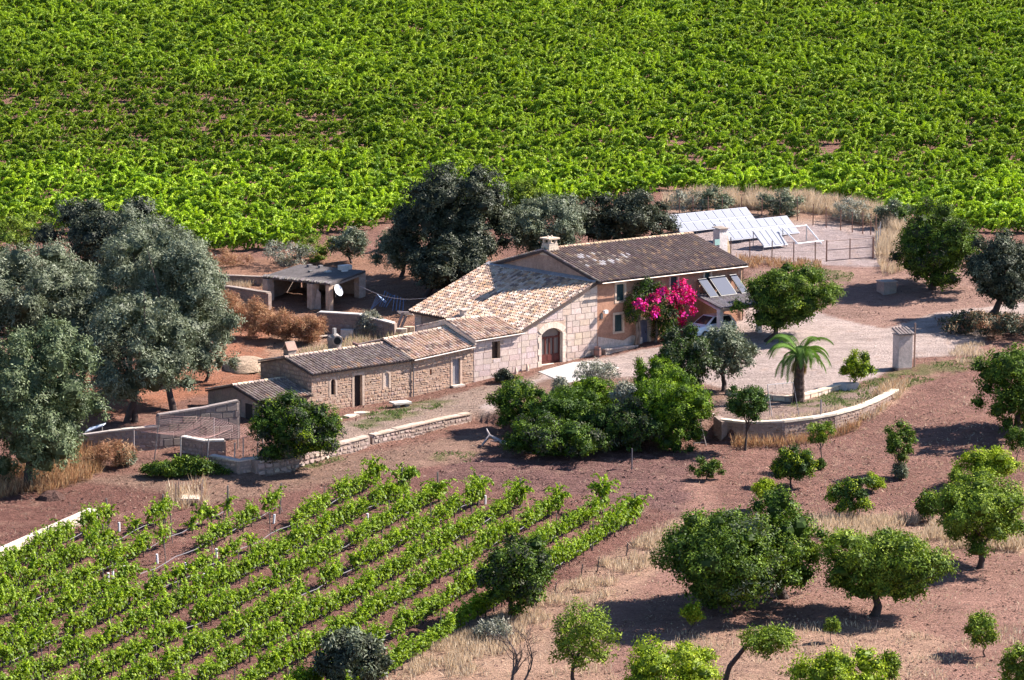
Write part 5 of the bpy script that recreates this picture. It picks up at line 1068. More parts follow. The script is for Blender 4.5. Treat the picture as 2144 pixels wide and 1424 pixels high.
A_ = [np.array(v) for v in q.v]; bl_ = lambda a, b, c_, d, s, e: (A_[a] * (1 - s) + A_[b] * s) * (1 - e) + (A_[d] * (1 - s) + A_[c_] * s) * e
def pane(nm, ids, s0, s1, e0, e1):
    P = [bl_(*ids, s, e) for s, e in ((s0, e0), (s1, e0), (s1, e1), (s0, e1))]; n_ = np.cross(P[1] - P[0], P[3] - P[0]); n_ /= np.linalg.norm(n_); qq = MB(); qq.poly([p + n_ * .008 for p in P], (.02, .022, .03)); qq.build(nm, M_glass, car)
pane('windscreen', (1, 2, 6, 5), .05, .95, .06, .92); pane('rear_window', (3, 0, 4, 7), .08, .92, .1, .9)
for ids in ((0, 1, 5, 4), (2, 3, 7, 6)): pane('side_window', ids, .08, .46, .1, .9); pane('side_window', ids, .52, .9, .1, .9)
for sx in (-1.2, 1.2):
    for sy in (-.78, .78):
        q = MB(); q.tube([(sx, sy - .09, .3), (sx, sy + .09, .3)], .3, 14, (.02, .02, .02)); wh = q.build('wheel', M_paint, car); q = MB(); q.tube([(sx, sy - .1, .3), (sx, sy + .1, .3)], .18, 10, (.4, .4, .42)); q.build('rim', M_metal, wh)
for sy in (-.55, .55): q = MB(); q.box((1.8, sy - .15, .56), (1.93, sy + .15, .68), (.8, .82, .85)); q.build('headlight', M_glass, car)
# bougainvillea
bg = hw(4.2, -.5, .1); bt = thing('bougainvillea', 'bougainvillea climbing the farmhouse, its right side all magenta bloom', 'climber', bg)
def LB(px, py, v, rx, ry): u_, z_ = front(px, py, v); return hw(u_, v, z_) - bg, np.array([rx, .75, ry]) / 30.
lobA = [LB(*a) for a in ((1335,632,-.9,24,.1), )]
def lob(px, py, v, w, h): u_, z_ = front(px, py, v); return (hw(u_, v, z_) - bg, np.array([w / 30. , .62, h / 30.]))
lg = [lob(1330,640,-.7,24,26), lob(1345,618,-.6,26,20), lob(1370,650,-.9,30,34), lob(1395,665,-.9,26,34), lob(1375,612,-.6,26,18), lob(1400,690,-.8,24,22), lob(1352,592,-.4,16,12), lob(1322,660,-.5,14,18), lob(1415,640,-.8,20,26), lob(1385,690,-.7,26,22)]
lp = [lob(1418,622,-1.15,20,20), lob(1438,618,-1.1,17,22), lob(1442,645,-1.1,16,24), lob(1425,660,-1.1,16,24), lob(1400,628,-1.2,20,18), lob(1425,600,-1.,22,12), lob(1432,685,-.9,9,14)]
gg = np.random.default_rng(8); Q, C_, m_ = crown_quads(lg, 'lentisk', gg, 1.2); Q2, C2, _ = crown_quads(lg, 'holm', gg, .6); link('foliage', quadmesh('climber_leaves', np.concatenate([Q, Q2]), np.concatenate([C_, C2]), m_), bt)
Q, C_, m_ = crown_quads(lp, 'bloom', gg, .6); lq = [lob(1340,640,-1.2,14,16), lob(1368,628,-1.3,14,12), lob(1372,655,-1.45,8,12), lob(1386,610,-1.2,12,9)]; Q2, C2, _ = crown_quads(lq, 'bloom', gg, .25); link('blossoms', quadmesh('climber_bloom', np.concatenate([Q, Q2]), np.concatenate([C_, C2 * np.array([1., 1.1, 1.3])]), m_), bt)
q = MB()
for px in (1331, 1336, 1372): u0, z0 = front(px - 2, 730, -.4); u1, z1_ = front(px + 6, 650, -.5); a, b = hw(u0, -.4, z0) - bg, hw(u1, -.5, z1_) - bg; q.tube([a, a * .6 + b * .4 + U * .12, a * .3 + b * .7 - U * .08, b], [.12, .1, .09, .05], 6, (.22, .17, .14))
q.build('trunk', M_bark, bt, smooth=True)
# ------------------------------------------------------------------ open shed with satellite dish
FRc, FLc, BRc, BLc = (-4.7, 24.3), (-6.3, 30.6), (-.4, 25.7), (-2.2, 31.6); lo = hw(-4.6, 24.6, .8); t, off = wthing('open_shed', 'open-fronted shed with a sagging dark flat roof on square piers', 'shed', lo)
q = MB(); c = [hw(*FLc, 2.66), hw(*FRc, 2.66), hw(*BRc, 3.1), hw(*BLc, 3.1)]; q.prism(c, (0, 0, .16), (.105, .09, .088)); q.build('roof', M_rough, t, off=off)
q = MB(); rr = random.Random(9)
for k in range(60):
    s = k / 60; p = c[0] * (1 - s) + c[1] * s; q.tube([p + [rr.uniform(-.1, .05), rr.uniform(-.12, .0), .12 + rr.uniform(-.03, .06)], p + (c[3] - c[0]) * .07 + [0, 0, .2]], .07, 5, jit((.17, .15, .145), .3))
tag(q.build('eave_stones', M_rough, t, off=off), kind='stuff')
def pier(u_, v_, w, top, col): p = hw(u_, v_, 0); z = gz(p[0], p[1]) - HO[2]; qq = MB(); qq.box((u_ - w, v_ - w, z - .3), (u_ + w, v_ + w, top), col, M_); qq.build('pier', M_plaster, t, off=off)
pier(-4.55, 24.62, .2, 2.65, (.52, .38, .28)); pier(-4.95, 26.1, .32, 2.65, (.46, .35, .28)); pier(-6.05, 30.2, .3, 2.65, (.36, .28, .24)); pier(-.75, 25.95, .3, 3.08, (.45, .34, .28)); pier(-3.2, 28.6, .25, 2.9, (.3, .24, .21))
q = MB(); q.prism([hw(-.45, 26.2, 0), hw(-2.1, 31.4, 0), hw(-2.1, 31.4, 3.08), hw(-.45, 26.2, 3.08)], U * .25, (.26, .2, .17)); q.prism([hw(-2.2, 31.4, 0), hw(-6.2, 30.5, 0), hw(-6.2, 30.5, 2.6), hw(-2.2, 31.4, 3.0)], V * .25, (.28, .21, .18)); q.build('back_wall', M_plaster, t, off=off)
q = MB(); q.tube([hw(-4.6, 24.5, 2.56), hw(-.6, 25.8, 2.98)], .1, 6, (.4, .33, .28)); q.build('beam', M_wood, t, off=off)
q = MB(); q.prism([hw(-5.1, 25.8, .7), hw(-4.8, 25.35, .7), hw(-4.75, 25.4, 2.0), hw(-4.9, 25.6, 2.3)], -U * .05, (.35, .28, .24)); q.build('broken_door', M_wood, t, off=off)
for k, (u_, v_, sx, sy, sz, cc) in enumerate([(-1.2, 27.2, .9, .6, .35, (.62, .55, .5)), (-1.9, 29.3, .3, .25, .2, (.2, .18, .18)), (-2.5, 27.6, .5, .3, .1, (.5, .46, .42)), (-3.2, 28.8, .3, .3, .12, (.15, .14, .14)), (-1.6, 26.7, .5, .2, .08, (.66, .6, .56)), (-2.2, 30.3, .35, .3, .2, (.17, .15, .15))]):
    e_ = (u_ + 4.7 + .2 * (v_ - 24.3)) / 4.5; z_ = 2.83 + .44 * min(max(e_, 0), 1); q = MB(); q.box((u_ - sx / 2, v_ - sy / 2, z_), (u_ + sx / 2, v_ + sy / 2, z_ + sz), cc, M_); tag(q.build('roof_weight', M_stone), ['pale block standing on the shed roof', 'dark stone at the far end of the shed roof', 'grey slab lying mid-way on the shed roof', 'dark flat stone near the middle of the shed roof', 'white broken slab on the right of the shed roof', 'dark lump on the far rim of the shed roof'][k], 'stone', 'stones weighing down the shed roof')
p = hw(-4.1, 24.2, 2.25); t, off = wthing('satellite_dish', 'white satellite dish on the right-hand shed pier', 'satellite dish', p); q = MB(); ax = nrm(np.array([.72, -.55, .42])); a1 = nrm(np.cross(ax, [0, 0, 1.])); a2 = np.cross(a1, ax); rings = []
i0 = 0
for k, rr_ in enumerate((.02, .18, .32, .42)):
    for j in range(18): an = 2 * math.pi * j / 18; q.v.append(tuple(p + (a1 * math.cos(an) + a2 * math.sin(an) * 1.08) * rr_ + ax * (rr_ ** 2 * .6)))
for k in range(3):
    for j in range(18): q.f.append((k * 18 + j, k * 18 + (j + 1) % 18, (k + 1) * 18 + (j + 1) % 18, (k + 1) * 18 + j)); q.c.append((.78, .78, .8))
q.build('dish', M_paint, t, off=off, smooth=True); q = MB(); q.tube([p - a2 * .38 + ax * .06, p + ax * .45 - a2 * .1], .015, 5, (.3, .3, .3)); q.tube([p, p - ax * .2, p - ax * .25 - np.array([0, 0, .4])], .03, 6, (.3, .3, .3)); q.build('bracket', M_metal, t, off=off)
q = MB(); a, b = hw(-2.2, 24.8, 2.6), hw(-5.2, 11.9, 3.2); q.tube([a * (1 - s) + b * s - np.array([0, 0, math.sin(s * math.pi) * .55]) for s in np.linspace(0, 1, 13)], .018, 4, (.28, .24, .24)); tag(q.build('overhead_cable', M_paint), 'slack cable hanging between the open shed and the barn', 'cable')
# junk in the shade behind the rubble wall
for k, (x, y, kind) in enumerate([(790,640,'c'), (812,632,'c'), (835,640,'c'), (775,655,'w'), (850,650,'w')]):
    g = G(x, y + 12); q = MB(); Mz = Matrix.Translation(g) @ Matrix.Rotation(k * .7, 4, 'Z')
    if kind == 'c':
        for a in range(4): q.tube([Mz @ Vector((-.5, -.4 + .25 * a, .1)), Mz @ Vector((.3 - .1 * a, -.3 + .2 * a, .9 + .1 * a)), Mz @ Vector((.6, -.4 + .25 * a, .7))], .03, 5, (.14, .2, .32))
    else:
        for a in range(3): q.box((-.5, -.3 + .2 * a, .05 + .12 * a), (.6, -.15 + .2 * a, .12 + .12 * a), jit((.3, .26, .24), .2), Mz)
    tag(q.build('scrap_frame' if kind == 'c' else 'plank_pile', M_metal if kind == 'c' else M_wood), ['bluish pipe frame nearest the shed in the shade', 'middle bluish pipe frame in the shade', 'bluish pipe frame nearest the barn', 'stacked planks beside the shed pier', 'stacked planks beside the barn corner'][k], 'scrap', 'scrap lying between shed and barn')
g = G(824, 700); q = MB(); 
for k in range(2): q.prism([g + [.0 + .25 * k, -.1, 0], g + [.2 + .25 * k, -.1, 0], g + [.75 + .25 * k, .3, 1.5 - .2 * k], g + [.55 + .25 * k, .3, 1.5 - .2 * k]], (0, .05, 0), jit((.26, .2, .19), .1))
tag(q.build('leaning_planks', M_wood), 'pair of weathered planks leaning by the barn corner', 'planks')
for k, (x, y, s_, lab) in enumerate([(726,706,.42,'white stone trough on the weedy bank behind the cottage'), (838,704,.5,'rough boulder beside the barn corner'), (856,700,.42,'ochre boulder next to the leaning planks')]):
    g = G(x, y); q = MB(); q.prism([g + np.array([math.cos(a) * s_, math.sin(a) * s_ * .7, -.1]) * (1 if k else 1.1) for a in np.linspace(.4, 6.68, 8)[:-1]] if k else [g + np.array(p) for p in ((-.45, -.25, -.1), (.45, -.3, -.1), (.45, .3, -.1), (-.45, .3, -.1))], (.03, .02, .65), [(.62, .55, .49), (.45, .36, .3), (.5, .36, .26)][k]); tag(q.build('trough' if k == 0 else 'boulder', M_stone), lab, 'trough' if k == 0 else 'boulder')
q = MB(); a, b = G(645, 716), G(718, 702); q.box((0, -.06, .25), (float(np.linalg.norm(b - a)), .06, .33), (.5, .42, .36), Matrix.Translation(a) @ Matrix.Rotation(math.atan2(b[1] - a[1], b[0] - a[0]), 4, 'Z')); tag(q.build('plank', M_wood), 'long pale plank lying against the white trough', 'plank')
# sand heap
g = G(515, 768); q = MB(); rr = random.Random(2); nA = 18; R0 = []
for k, (rr_, h) in enumerate(((1.75, -.1), (1.5, .3), (1.05, .52), (.5, .6))): R0.append([g + np.array([math.cos(a) * rr_ * (1 + .12 * math.sin(3 * a + k)), math.sin(a) * rr_ * 1.25, h + rr.uniform(-.05, .05)]) for a in np.linspace(0, 2 * math.pi, nA, endpoint=False)])
i0 = 0; q.v = [tuple(p) for r_ in R0 for p in r_]
for k in range(3):
    for j in range(nA): q.f.append((k * nA + j, k * nA + (j + 1) % nA, (k + 1) * nA + (j + 1) % nA, (k + 1) * nA + j)); q.c.append((.55, .4, .29))
q.f.append(tuple(3 * nA + j for j in range(nA))); q.c.append((.56, .41, .3)); tag(q.build('sand_heap', M_soil, smooth=True), 'pale sand heap behind the cottage gable', 'heap')
# ------------------------------------------------------------------ solar yard
def along(d, v=0): return U * d + V * v
def solar(label, BL, TL, BR, zoff, rows, cols_, legs=True):
    """BL given on the ground; panel face from bottom edge up the tilt"""
    t, off = wthing('solar_array', label, 'solar panels', BL)
    w = BR - BL; h = TL - BL; n = np.cross(w, h); n /= np.linalg.norm(n); f = lambda s, e: BL + w * s + h * e
    q = MB(); q.prism([f(0, 0), f(1, 0), f(1, 1), f(0, 1)], -n * .05, (.42, .42, .47)); q.build('frame', M_paint, t, off=off)
    for j in range(rows):
        for i in range(cols_):
            s0, s1, e0, e1 = (i + .05) / cols_, (i + .95) / cols_, (j + .045) / rows, (j + .955) / rows
            q = MB(); q.prism([f(s0, e0), f(s1, e0), f(s1, e1), f(s0, e1)], n * .03, (.165, .175, .225)); pnl = q.build('panel', M_panel, t, off=off)
    for k in range(cols_ // 2 + 1):
        s = min(max(k * 2 / cols_, .02), .98); q = MB(); a = f(s, .9) - n * .05; z = gz(a[0], a[1]); q.tube([a, np.array([a[0], a[1], z - .2])], .035, 5, (.3, .3, .32)); b = f(s, .08) - n * .05; q.tube([b, np.array([b[0], b[1], gz(b[0], b[1]) - .2])], .035, 5, (.3, .3, .32)); q.build('leg', M_metal, t, off=off)
def panelcorners(BLpx, TLpx, BRpx, h0, rise, run):
    g = G(*BLpx); BL = g + np.array([0, 0, h0]); TL = BL + V * run + np.array([0, 0, rise]); L = (BRpx[0] - BLpx[0]) / pxm(g[1]) / math.cos(HA); return BL, TL, BL + U * L
for (bl, tl, br, lab, rows, cols_) in [((1424,496),(1403,454),(1600,470),'long rear row of solar panels in the fenced yard',2,9), ((1521,514),(1510,469),(1687,494),'front row of solar panels behind the white hut',2,9)]:
    BL, TL, BR = panelcorners(bl, tl, br, .35, 1.25, 1.5); solar(lab, BL, TL, BR, 0, rows, cols_)
BL, TL, BR = panelcorners((1600,526), (1577,487), (1654,520), .3, 1.2, 1.4); solar('small separate solar panel with a bare frame beside it', BL, TL, BR, 0, 1, 4)
g = G(1665, 520); t, off = wthing('panel_frame', 'empty white panel frame right of the solar rows', 'frame', g); a = g + np.array([0, 0, .35])
for p, e in ((a, a + U * 3.1), (a + V * 1.5 + [0, 0, 1.1], a + U * 2.6 + V * 1.5 + [0, 0, 1.1]), (a + U * 2.7 - V * .2 - [0, 0, .2], a + U * 2.7 + V * 1.6 + [0, 0, 1.15]), (a + U * .1 - V * .2, a + U * .1 + V * 1.6 + [0, 0, 1.1])): q = MB(); q.tube([p, e], .05, 6, (.72, .72, .74)); q.build('rail', M_paint, t, off=off)
for p in (a + U * 2.7 + V * 1.5, a + U * .1 + V * 1.5): q = MB(); q.tube([p + [0, 0, 1.], p - [0, 0, .6]], .04, 5, (.4, .4, .4)); q.build('leg', M_metal, t, off=off)
# hut
g = G(1503, 545); z5 = lambda x, y: (1340 + x / 3.829, 380 + y / 3.829)
hb = G(1508, 535); t, off = wthing('white_hut', 'narrow whitewashed hut with a curved tile cap behind the farmhouse roof', 'hut', hb); top = (535 - 476) / pxm(hb[1]); Mh = Matrix.Translation(hb) @ Matrix.Rotation(HA, 4, 'Z')
q = MB(); q.box((-.42, -.36, -.3), (.42, .36, top - .1), (.62, .56, .54), Mh); q.build('wall', M_plaster, t, off=off)
q = MB(); q.prism([tuple(Mh @ Vector(p)) for p in ((.42, -.34, -.3), (.95, -.34, -.3), (.43, -.34, top * .75))], tuple(V * .7), (.55, .42, .26)); q.build('sunlit_wedge', M_plaster, t, off=off)  # yellow of the sunlit hut side is painted onto this wedge
q = MB()
for k in range(5): tile_into(q, np.array(Mh @ Vector((-.42 + .21 * k, -.48, top - .12))), U, nrm(V + np.array([0, 0, .12])), np.array([0, 0, 1.]), .2, .95, jit((.5, .4, .33), .1), rise=.09)
tag(q.build('tiles', M_tile, t, off=off), kind='stuff')
q = MB(); q.box((-.95, -.4, .9), (-.43, -.36, top * .62), (.26, .42, .38), Mh); q.build('door', M_paint, t, off=off)
# fences
def fence(label, pts, hgt, col, rpost=.045, wires=3, group=None):
    P = [G(*p) for p in pts]; t, off = wthing('wire_fence', label, 'fence', P[0]); r = random.Random(len(pts))
    for p in P: q = MB(); q.tube([p - [0, 0, .3], p + [r.uniform(-.04, .04), 0, hgt + r.uniform(-.06, .06)]], rpost, 6, jit(col, .15)); q.build('post', M_metal, t, off=off)
    for k in range(wires):
        z = hgt * (k + .6) / wires; q = MB(); q.tube([p + np.array([0, 0, z]) for p in P], .008, 3, (.25, .22, .2)); q.build('wire', M_metal, t, off=off)
    return t
z5p = lambda L: [z5(*p) for p in L]
fence('rear wire fence with rusty posts behind the solar panels', z5p([(210,300),(316,290),(424,285),(547,290),(662,290),(812,290),(976,300),(1120,300),(1262,315),(1386,350),(1493,370),(1608,392),(1702,408),(1786,420),(1850,428),(1890,440)]), 1.7, (.22, .12, .09))
fence('front wire fence of the solar yard beside the farmhouse', z5p([(600,590),(727,605),(882,625),(1058,640),(1232,650),(1405,648)]), 1.55, (.16, .1, .085))
fence('grey wire fence at the right end of the solar yard', z5p([(1895,560),(1912,530),(1925,480)]), 1.6, (.3, .3, .3))
ga, gb = G(*z5(1495, 640)), G(*z5(1868, 612)); t, off = wthing('yard_gate', 'double metal gate frame of the solar yard', 'gate', ga); gm_ = ga * .5 + gb * .5
for p, r_ in ((ga, .06), (gm_, .05), (gb, .08)): q = MB(); q.tube([p - [0, 0, .2], p + [0, 0, 1.62]], r_, 6, (.2, .12, .1)); q.build('post', M_metal, t, off=off)
for z in (.05, .85, 1.55): q = MB(); q.tube([ga + [0, 0, z], gb + [0, 0, z]], .03, 5, (.3, .22, .2)); q.build('rail', M_metal, t, off=off)
# lamp post behind the house, cistern
g = G(1232, 545); t, off = wthing('lamp_post', 'thin black lamp post behind the farmhouse ridge', 'lamp post', g); top = (545 - 478) / pxm(g[1]); q = MB(); q.tube([g, g + [0, 0, top]], .05, 6, (.03, .03, .035)); q.build('pole', M_metal, t, off=off); q = MB(); q.tube([g + [0, 0, top], g + [.02, -.1, top + .14]], [.09, .05], 8, (.3, .3, .33)); q.build('lamp_head', M_metal, t, off=off)
g = G(1856, 612); t, off = wthing('stone_cistern', 'small square block-built cistern beside the large carob', 'cistern', g); Mz = Matrix.Translation(g) @ Matrix.Rotation(.45, 4, 'Z')
for k in range(3):
    for j in range(2): q = MB(); q.box((-.55 + .55 * j + .005, -.5, -.2 + .33 * k), (-.005 + .55 * j, .5, .12 + .33 * k), jit((.28, .24, .22), .1), Mz); q.build('block', M_stone, t, off=off)
q = MB(); q.box((-.6, -.55, .785), (.6, .55, .88), (.36, .31, .28), Mz); q.build('lid', M_stone, t, off=off)
# tiled masonry pillar with pole
g = G(1889, 772); t, off = wthing('masonry_pillar', 'square rendered pillar with a small tile cap by the track', 'pillar', g); s = pxm(g[1]); top = (772 - 699) / s; Mz = Matrix.Translation(g) @ Matrix.Rotation(R(24), 4, 'Z')
q = MB(); q.box((-.52, -.4, -.3), (.52, .4, top), (.56, .45, .40), Mz); q.build('shaft', M_plaster, t, off=off)
q = MB(); q.box((-.53, -.405, -.3), (.53, .405, .12), (.42, .27, .2), Mz); q.build('plinth', M_plaster, t, off=off)
q = MB(); ee, ss = np.array(Mz.to_3x3() @ Vector((1, 0, 0))), np.array(Mz.to_3x3() @ Vector((0, 1, 0)))
for k in range(5): tile_into(q, np.array(Mz @ Vector((-.5 + .25 * k, -.55, top + .0))), ee, nrm(ss + np.array([0, 0, .35])), np.array([0, 0, 1.]), .25, 1.1, jit((.24, .19, .17), .2), rise=.12)
q.box((-.58, -.5, top + .002), (.58, .45, top + .05), (.4, .3, .25), Mz); tag(q.build('tile_cap', M_tile, t, off=off), kind='stuff')
p = G(1914, 770); q = MB(); q.tube([p - [0, 0, .3], p + [.02, 0, (770 - 674) / s]], .06, 6, (.18, .12, .10)); tag(q.build('wooden_pole', M_wood), 'brown pole standing against the tiled pillar', 'pole')
# swing frame
z7 = lambda x, y: (1440 + x / 3.045, 640 + y / 3.045)
b = [G(*z7(545, 745)), G(*z7(525, 700)), G(*z7(712, 700)), G(*z7(665, 640))]; D = b[0][1] + 1; ta, tb = atD(*z7(508, 505), b[1][1]), atD(*z7(672, 490), b[3][1] - 1)
t, off = wthing('swing_frame', 'empty metal swing frame left of the palm', 'swing frame', b[0])
for p, e in ((b[0], ta), (b[1], ta), (b[2], tb), (b[3], tb)): q = MB(); q.tube([p - [0, 0, .15], e], .022, 5, (.13, .12, .13)); q.build('leg', M_metal, t, off=off)
q = MB(); q.tube([ta, tb], .026, 6, (.2, .19, .2)); q.build('crossbar', M_metal, t, off=off)
for s_ in (.3, .6): q = MB(); e = ta * (1 - s_) + tb * s_; q.tube([e, e - [0, 0, .3]], .015, 4, (.3, .3, .3)); q.build('hook', M_metal, t, off=off)
p = G(*z7(848, 715)); q = MB(); q.tube([p - [0, 0, .2], p + [0, 0, 1.15]], .05, 6, (.22, .19, .2)); tag(q.build('wooden_post', M_wood), 'short grey post on the lawn right of the swing frame', 'post')
p = G(1766, 815); q = MB(); q.prism([p + np.array(v) for v in ((-.9, 0, -.1), (.0, -.35, -.1), (.8, -.1, -.1), (.7, .35, -.1), (-.5, .3, -.1))], (.25, .1, .5), (.42, .37, .36)); tag(q.build('boulder', M_stone), 'grey boulder at the right end of the stone edging', 'boulder')
# ladder
z6 = lambda x, y: (1000 + x / 3.573, 660 + y / 3.573)
a, b, c = G(*z6(1615, 985)), G(*z6(1710, 975)), atD(*z6(1645, 745), G(1466, 935)[1]); t, off = wthing('wooden_ladder', 'grey orchard ladder leaning at the right end of the bush bank', 'ladder', a)
for p, e in ((a, c - [.06, 0, 0]), (b, c + [.06, 0, 0])): q = MB(); q.tube([p, e], .032, 5, (.3, .26, .25)); q.build('rail', M_wood, t, off=off)
for k in range(1, 9): s_ = k / 9.; q = MB(); q.tube([a * (1 - s_) + (c - [.06, 0, 0]) * s_, b * (1 - s_) + (c + [.06, 0, 0]) * s_], .02, 5, (.32, .28, .27)); q.build('rung', M_wood, t, off=off)
# driftwood
q = MB(); P = [G(*z6(x, y)) + [0, -.1, h] for x, y, h in ((30,985,.1),(90,960,.5),(170,985,.35),(250,1000,.3),(330,1030,.2),(400,1040,.12))]; q.tube(P, [.06, .12, .13, .12, .09, .04], 7, (.36, .3, .29)); q.tube([P[1], P[1] + [-.2, .1, .45]], [.09, .03], 5, (.42, .36, .35)); q.tube([P[2], P[2] + [-.6, -.3, .1]], [.08, .03], 5, (.3, .25, .24)); q.tube([P[3], P[3] + [.5, -.2, .35]], [.07, .02], 5, (.4, .34, .33)); tag(q.build('dead_branch', M_bark, smooth=True), 'bleached dead branch lying before the bush bank', 'branch')
# prickly pear
g = G(1326, 945); t, off = wthing('prickly_pear', 'prickly pear with pale flat pads in front of the bushes', 'cactus', g); rr = random.Random(6)
def pad(p, d, sz, dep):
    d = nrm(d); nn = nrm(np.array([rr.uniform(-.6, .9), -1., rr.uniform(-.3, .5)])); nn = nrm(nn - d * np.dot(nn, d)); b_ = np.cross(d, nn); c_ = p + d * sz; q = MB()
    pts = [c_ + d * math.sin(a) * sz + b_ * math.cos(a) * sz * .62 for a in np.linspace(0, 2 * math.pi, 11)[:-1]]; q.prism([v - nn * .035 for v in pts], nn * .07, jit((.23, .29, .22), .15)); q.build('pad', M_paint, t, off=off)
    if dep:
        for k in range(rr.randint(2, 3)): pad(c_ + d * sz * .8 + b_ * rr.uniform(-.4, .4) * sz, d + np.array([rr.uniform(-.7, .7), rr.uniform(-.3, .3), rr.uniform(0, .4)]), sz * rr.uniform(.8, .95), dep - 1)
for x in (-.35, .15): pad(g + np.array([x, 0, .0]), np.array([rr.uniform(-.3, .3), 0, 1.]), .25, 3)
p = G(1323, 982); q = MB(); q.tube([p - [0, 0, .2], p + [0, 0, 1.25]], .045, 6, (.12, .1, .11)); tag(q.build('wooden_stake', M_wood), 'dark stake in the soil below the prickly pear', 'stake')
# ------------------------------------------------------------------ netted pen, garden, well
zp = lambda x, y: (160 + x / 3.573, 820 + y / 3.573)
posts_ = [((430,500),(430,290)), ((578,520),(622,180)), ((775,560),(782,335)), ((972,590),(990,350)), ((1028,400),(1028,195)), ((1205,430),(1212,255)), ((1390,465),(1396,300)), ((1183,590),(1185,380)), ((1245,590),(1248,350)), ((1355,480),(1358,300)), ((1142,280),(1140,180))]
t0 = G(*zp(430, 500)); t, off = wthing('netted_pen', 'sagging pink net strung on poles over the animal pen', 'net', t0); tops = []
for (x0, y0), (x1, y1) in posts_:
    a = G(*zp(x0, y0)); e = atD(*zp(x1, y1), a[1]); tops.append(e); q = MB(); q.tube([a - [0, 0, .2], e], .035, 5, jit((.30, .26, .25), .15)); q.build('pole', M_wood, t, off=off)
q = MB()
def net(c, n, m, sag):
    f = lambda s, e: (c[0] * (1 - s) + c[1] * s) * (1 - e) + (c[3] * (1 - s) + c[2] * s) * e - np.array([0, 0, sag * math.sin(s * math.pi) * math.sin(e * math.pi)])
    for k in range(n + 1): q.tube([f(k / n, j / 8) for j in range(9)], .006, 3, (.34, .19, .165), cap=False)
    for k in range(m + 1): q.tube([f(j / 8, k / m) for j in range(9)], .006, 3, (.34, .19, .165), cap=False)
net([tops[0], tops[2], tops[4], tops[1]], 13, 13, .35); net([tops[2], tops[3], tops[5], tops[4]], 12, 11, .3); net([tops[3], tops[8], tops[6], tops[5]], 11, 10, .25)
tag(q.build('net', M_paint, t, off=off), kind='stuff')
tree('vegetable_bed', 'strip of leafy green vegetables before the netted pen', 'plants', (385,996), (308,964,456,998), 'citrus', .02, 310, nl=22, trunk=False, depth=.35, size=.3, spread=.8, extra=[('almond', .6, .5)])
tree('shrub', 'rust-red dry bush by the mossy dark wall', 'bush', (236,978), (196,918,278,978), 'brown', .03, 311, nl=10, trunk=False)
tree('shrub', 'grey-leaved clump right of the rust-red dry bush', 'bush', (262,976), (248,945,280,975), 'olive', .03, 312, nl=6, trunk=False, dens=.8)
for k, (box, lab) in enumerate([((442,610,520,690),'rust-brown dead weeds below the enclosure wall, left end'), ((505,632,575,706),'rust-brown dead weeds left of the open shed'), ((560,655,630,712),'rust-brown dead weeds in front of the shed piers'), ((615,660,680,716),'rust-brown dead weeds beside the rubble wall'), ((745,655,800,700),'greenish weeds on the rubble wall')]):
    tree('dead_weeds', lab, 'weeds', ((box[0] + box[2]) // 2, box[3] + 2), box, 'brown' if k < 4 else 'greyshrub', .02, 320 + k, 'dead weeds below the shed', nl=20, trunk=False, dens=.55, size=.3)
g = G(571, 985); q = MB(); q.tube([g, g + [0, 0, .32]], [.13, .17], 10, (.75, .75, .76)); tag(q.build('bucket', M_paint), 'white bucket at the foot of the boulder wall', 'bucket')
g = G(200, 925); q = MB(); q.prism([g + np.array(v) for v in ((-.6, -.3, .6), (.5, -.1, 1.0), (.6, .4, 1.05), (-.4, .3, .75))], (0, 0, .06), (.6, .64, .72)); q.tube([g + [-.3, 0, 0], g + [-.3, 0, .65]], .04, 5, (.2, .2, .2)); q.tube([g + [.4, .1, 0], g + [.4, .1, .98]], .04, 5, (.2, .2, .2)); tag(q.build('metal_sheet', M_paint), 'pale blue-white sheet on props behind the mossy dark wall', 'sheet')
g = G(396, 1052); t, off = wthing('well_cover', 'pale square well cover with corner stakes amid dry grass', 'well', g); q = MB(); q.box((g[0] - .55, g[1] - .5, g[2] + .2), (g[0] + .6, g[1] + .6, g[2] + .32), (.62, .5, .4)); q.build('slab', M_stone, t, off=off); q = MB(); q.box((g[0] - .45, g[1] - .4, g[2] - .3), (g[0] + .5, g[1] + .5, g[2] + .197), (.3, .2, .17)); q.build('curb', M_stone, t, off=off)
for sx, sy in ((-.7, -.55), (.75, -.5), (.7, .75), (-.65, .75)): q = MB(); q.tube([g + [sx, sy, -.2], g + [sx, sy, 1.2]], .03, 5, (.2, .14, .12)); q.build('stake', M_wood, t, off=off)
a, b = G(195, 1082), G(-60, 1196); d = b - a; L = np.linalg.norm(d[:2]); t, off = wthing('concrete_channel', 'long cream concrete irrigation channel at the left edge', 'channel', a)
e = d[:2] / L; nn = np.array([-e[1], e[0], 0]); n_ = 12
for k in range(n_):
    p0, p1 = a + d * (k / n_ + .001), a + d * ((k + 1) / n_ - .001); q = MB(); q.prism([p0 - nn * .3 - [0, 0, .3], p1 - nn * .3 - [0, 0, .3], p1 + nn * .3 - [0, 0, .3], p0 + nn * .3 - [0, 0, .3]], (0, 0, .78), jit((.58, .47, .39), .04)); q.build('section', M_plaster, t, off=off)
g = G(108, 1044); q = MB(); q.v = []
rr = random.Random(3); R0 = [[g + np.array([math.cos(a_) * r_, math.sin(a_) * r_ * .8, h + rr.uniform(-.05, .08)]) for a_ in np.linspace(0, 6.283, 14, endpoint=False)] for r_, h in ((.9, -.1), (.7, .2), (.35, .38))]; q.v = [tuple(p) for r_ in R0 for p in r_]
for k in range(2):
    for j in range(14): q.f.append((k * 14 + j, k * 14 + (j + 1) % 14, (k + 1) * 14 + (j + 1) % 14, (k + 1) * 14 + j)); q.c.append((.16, .09, .075))
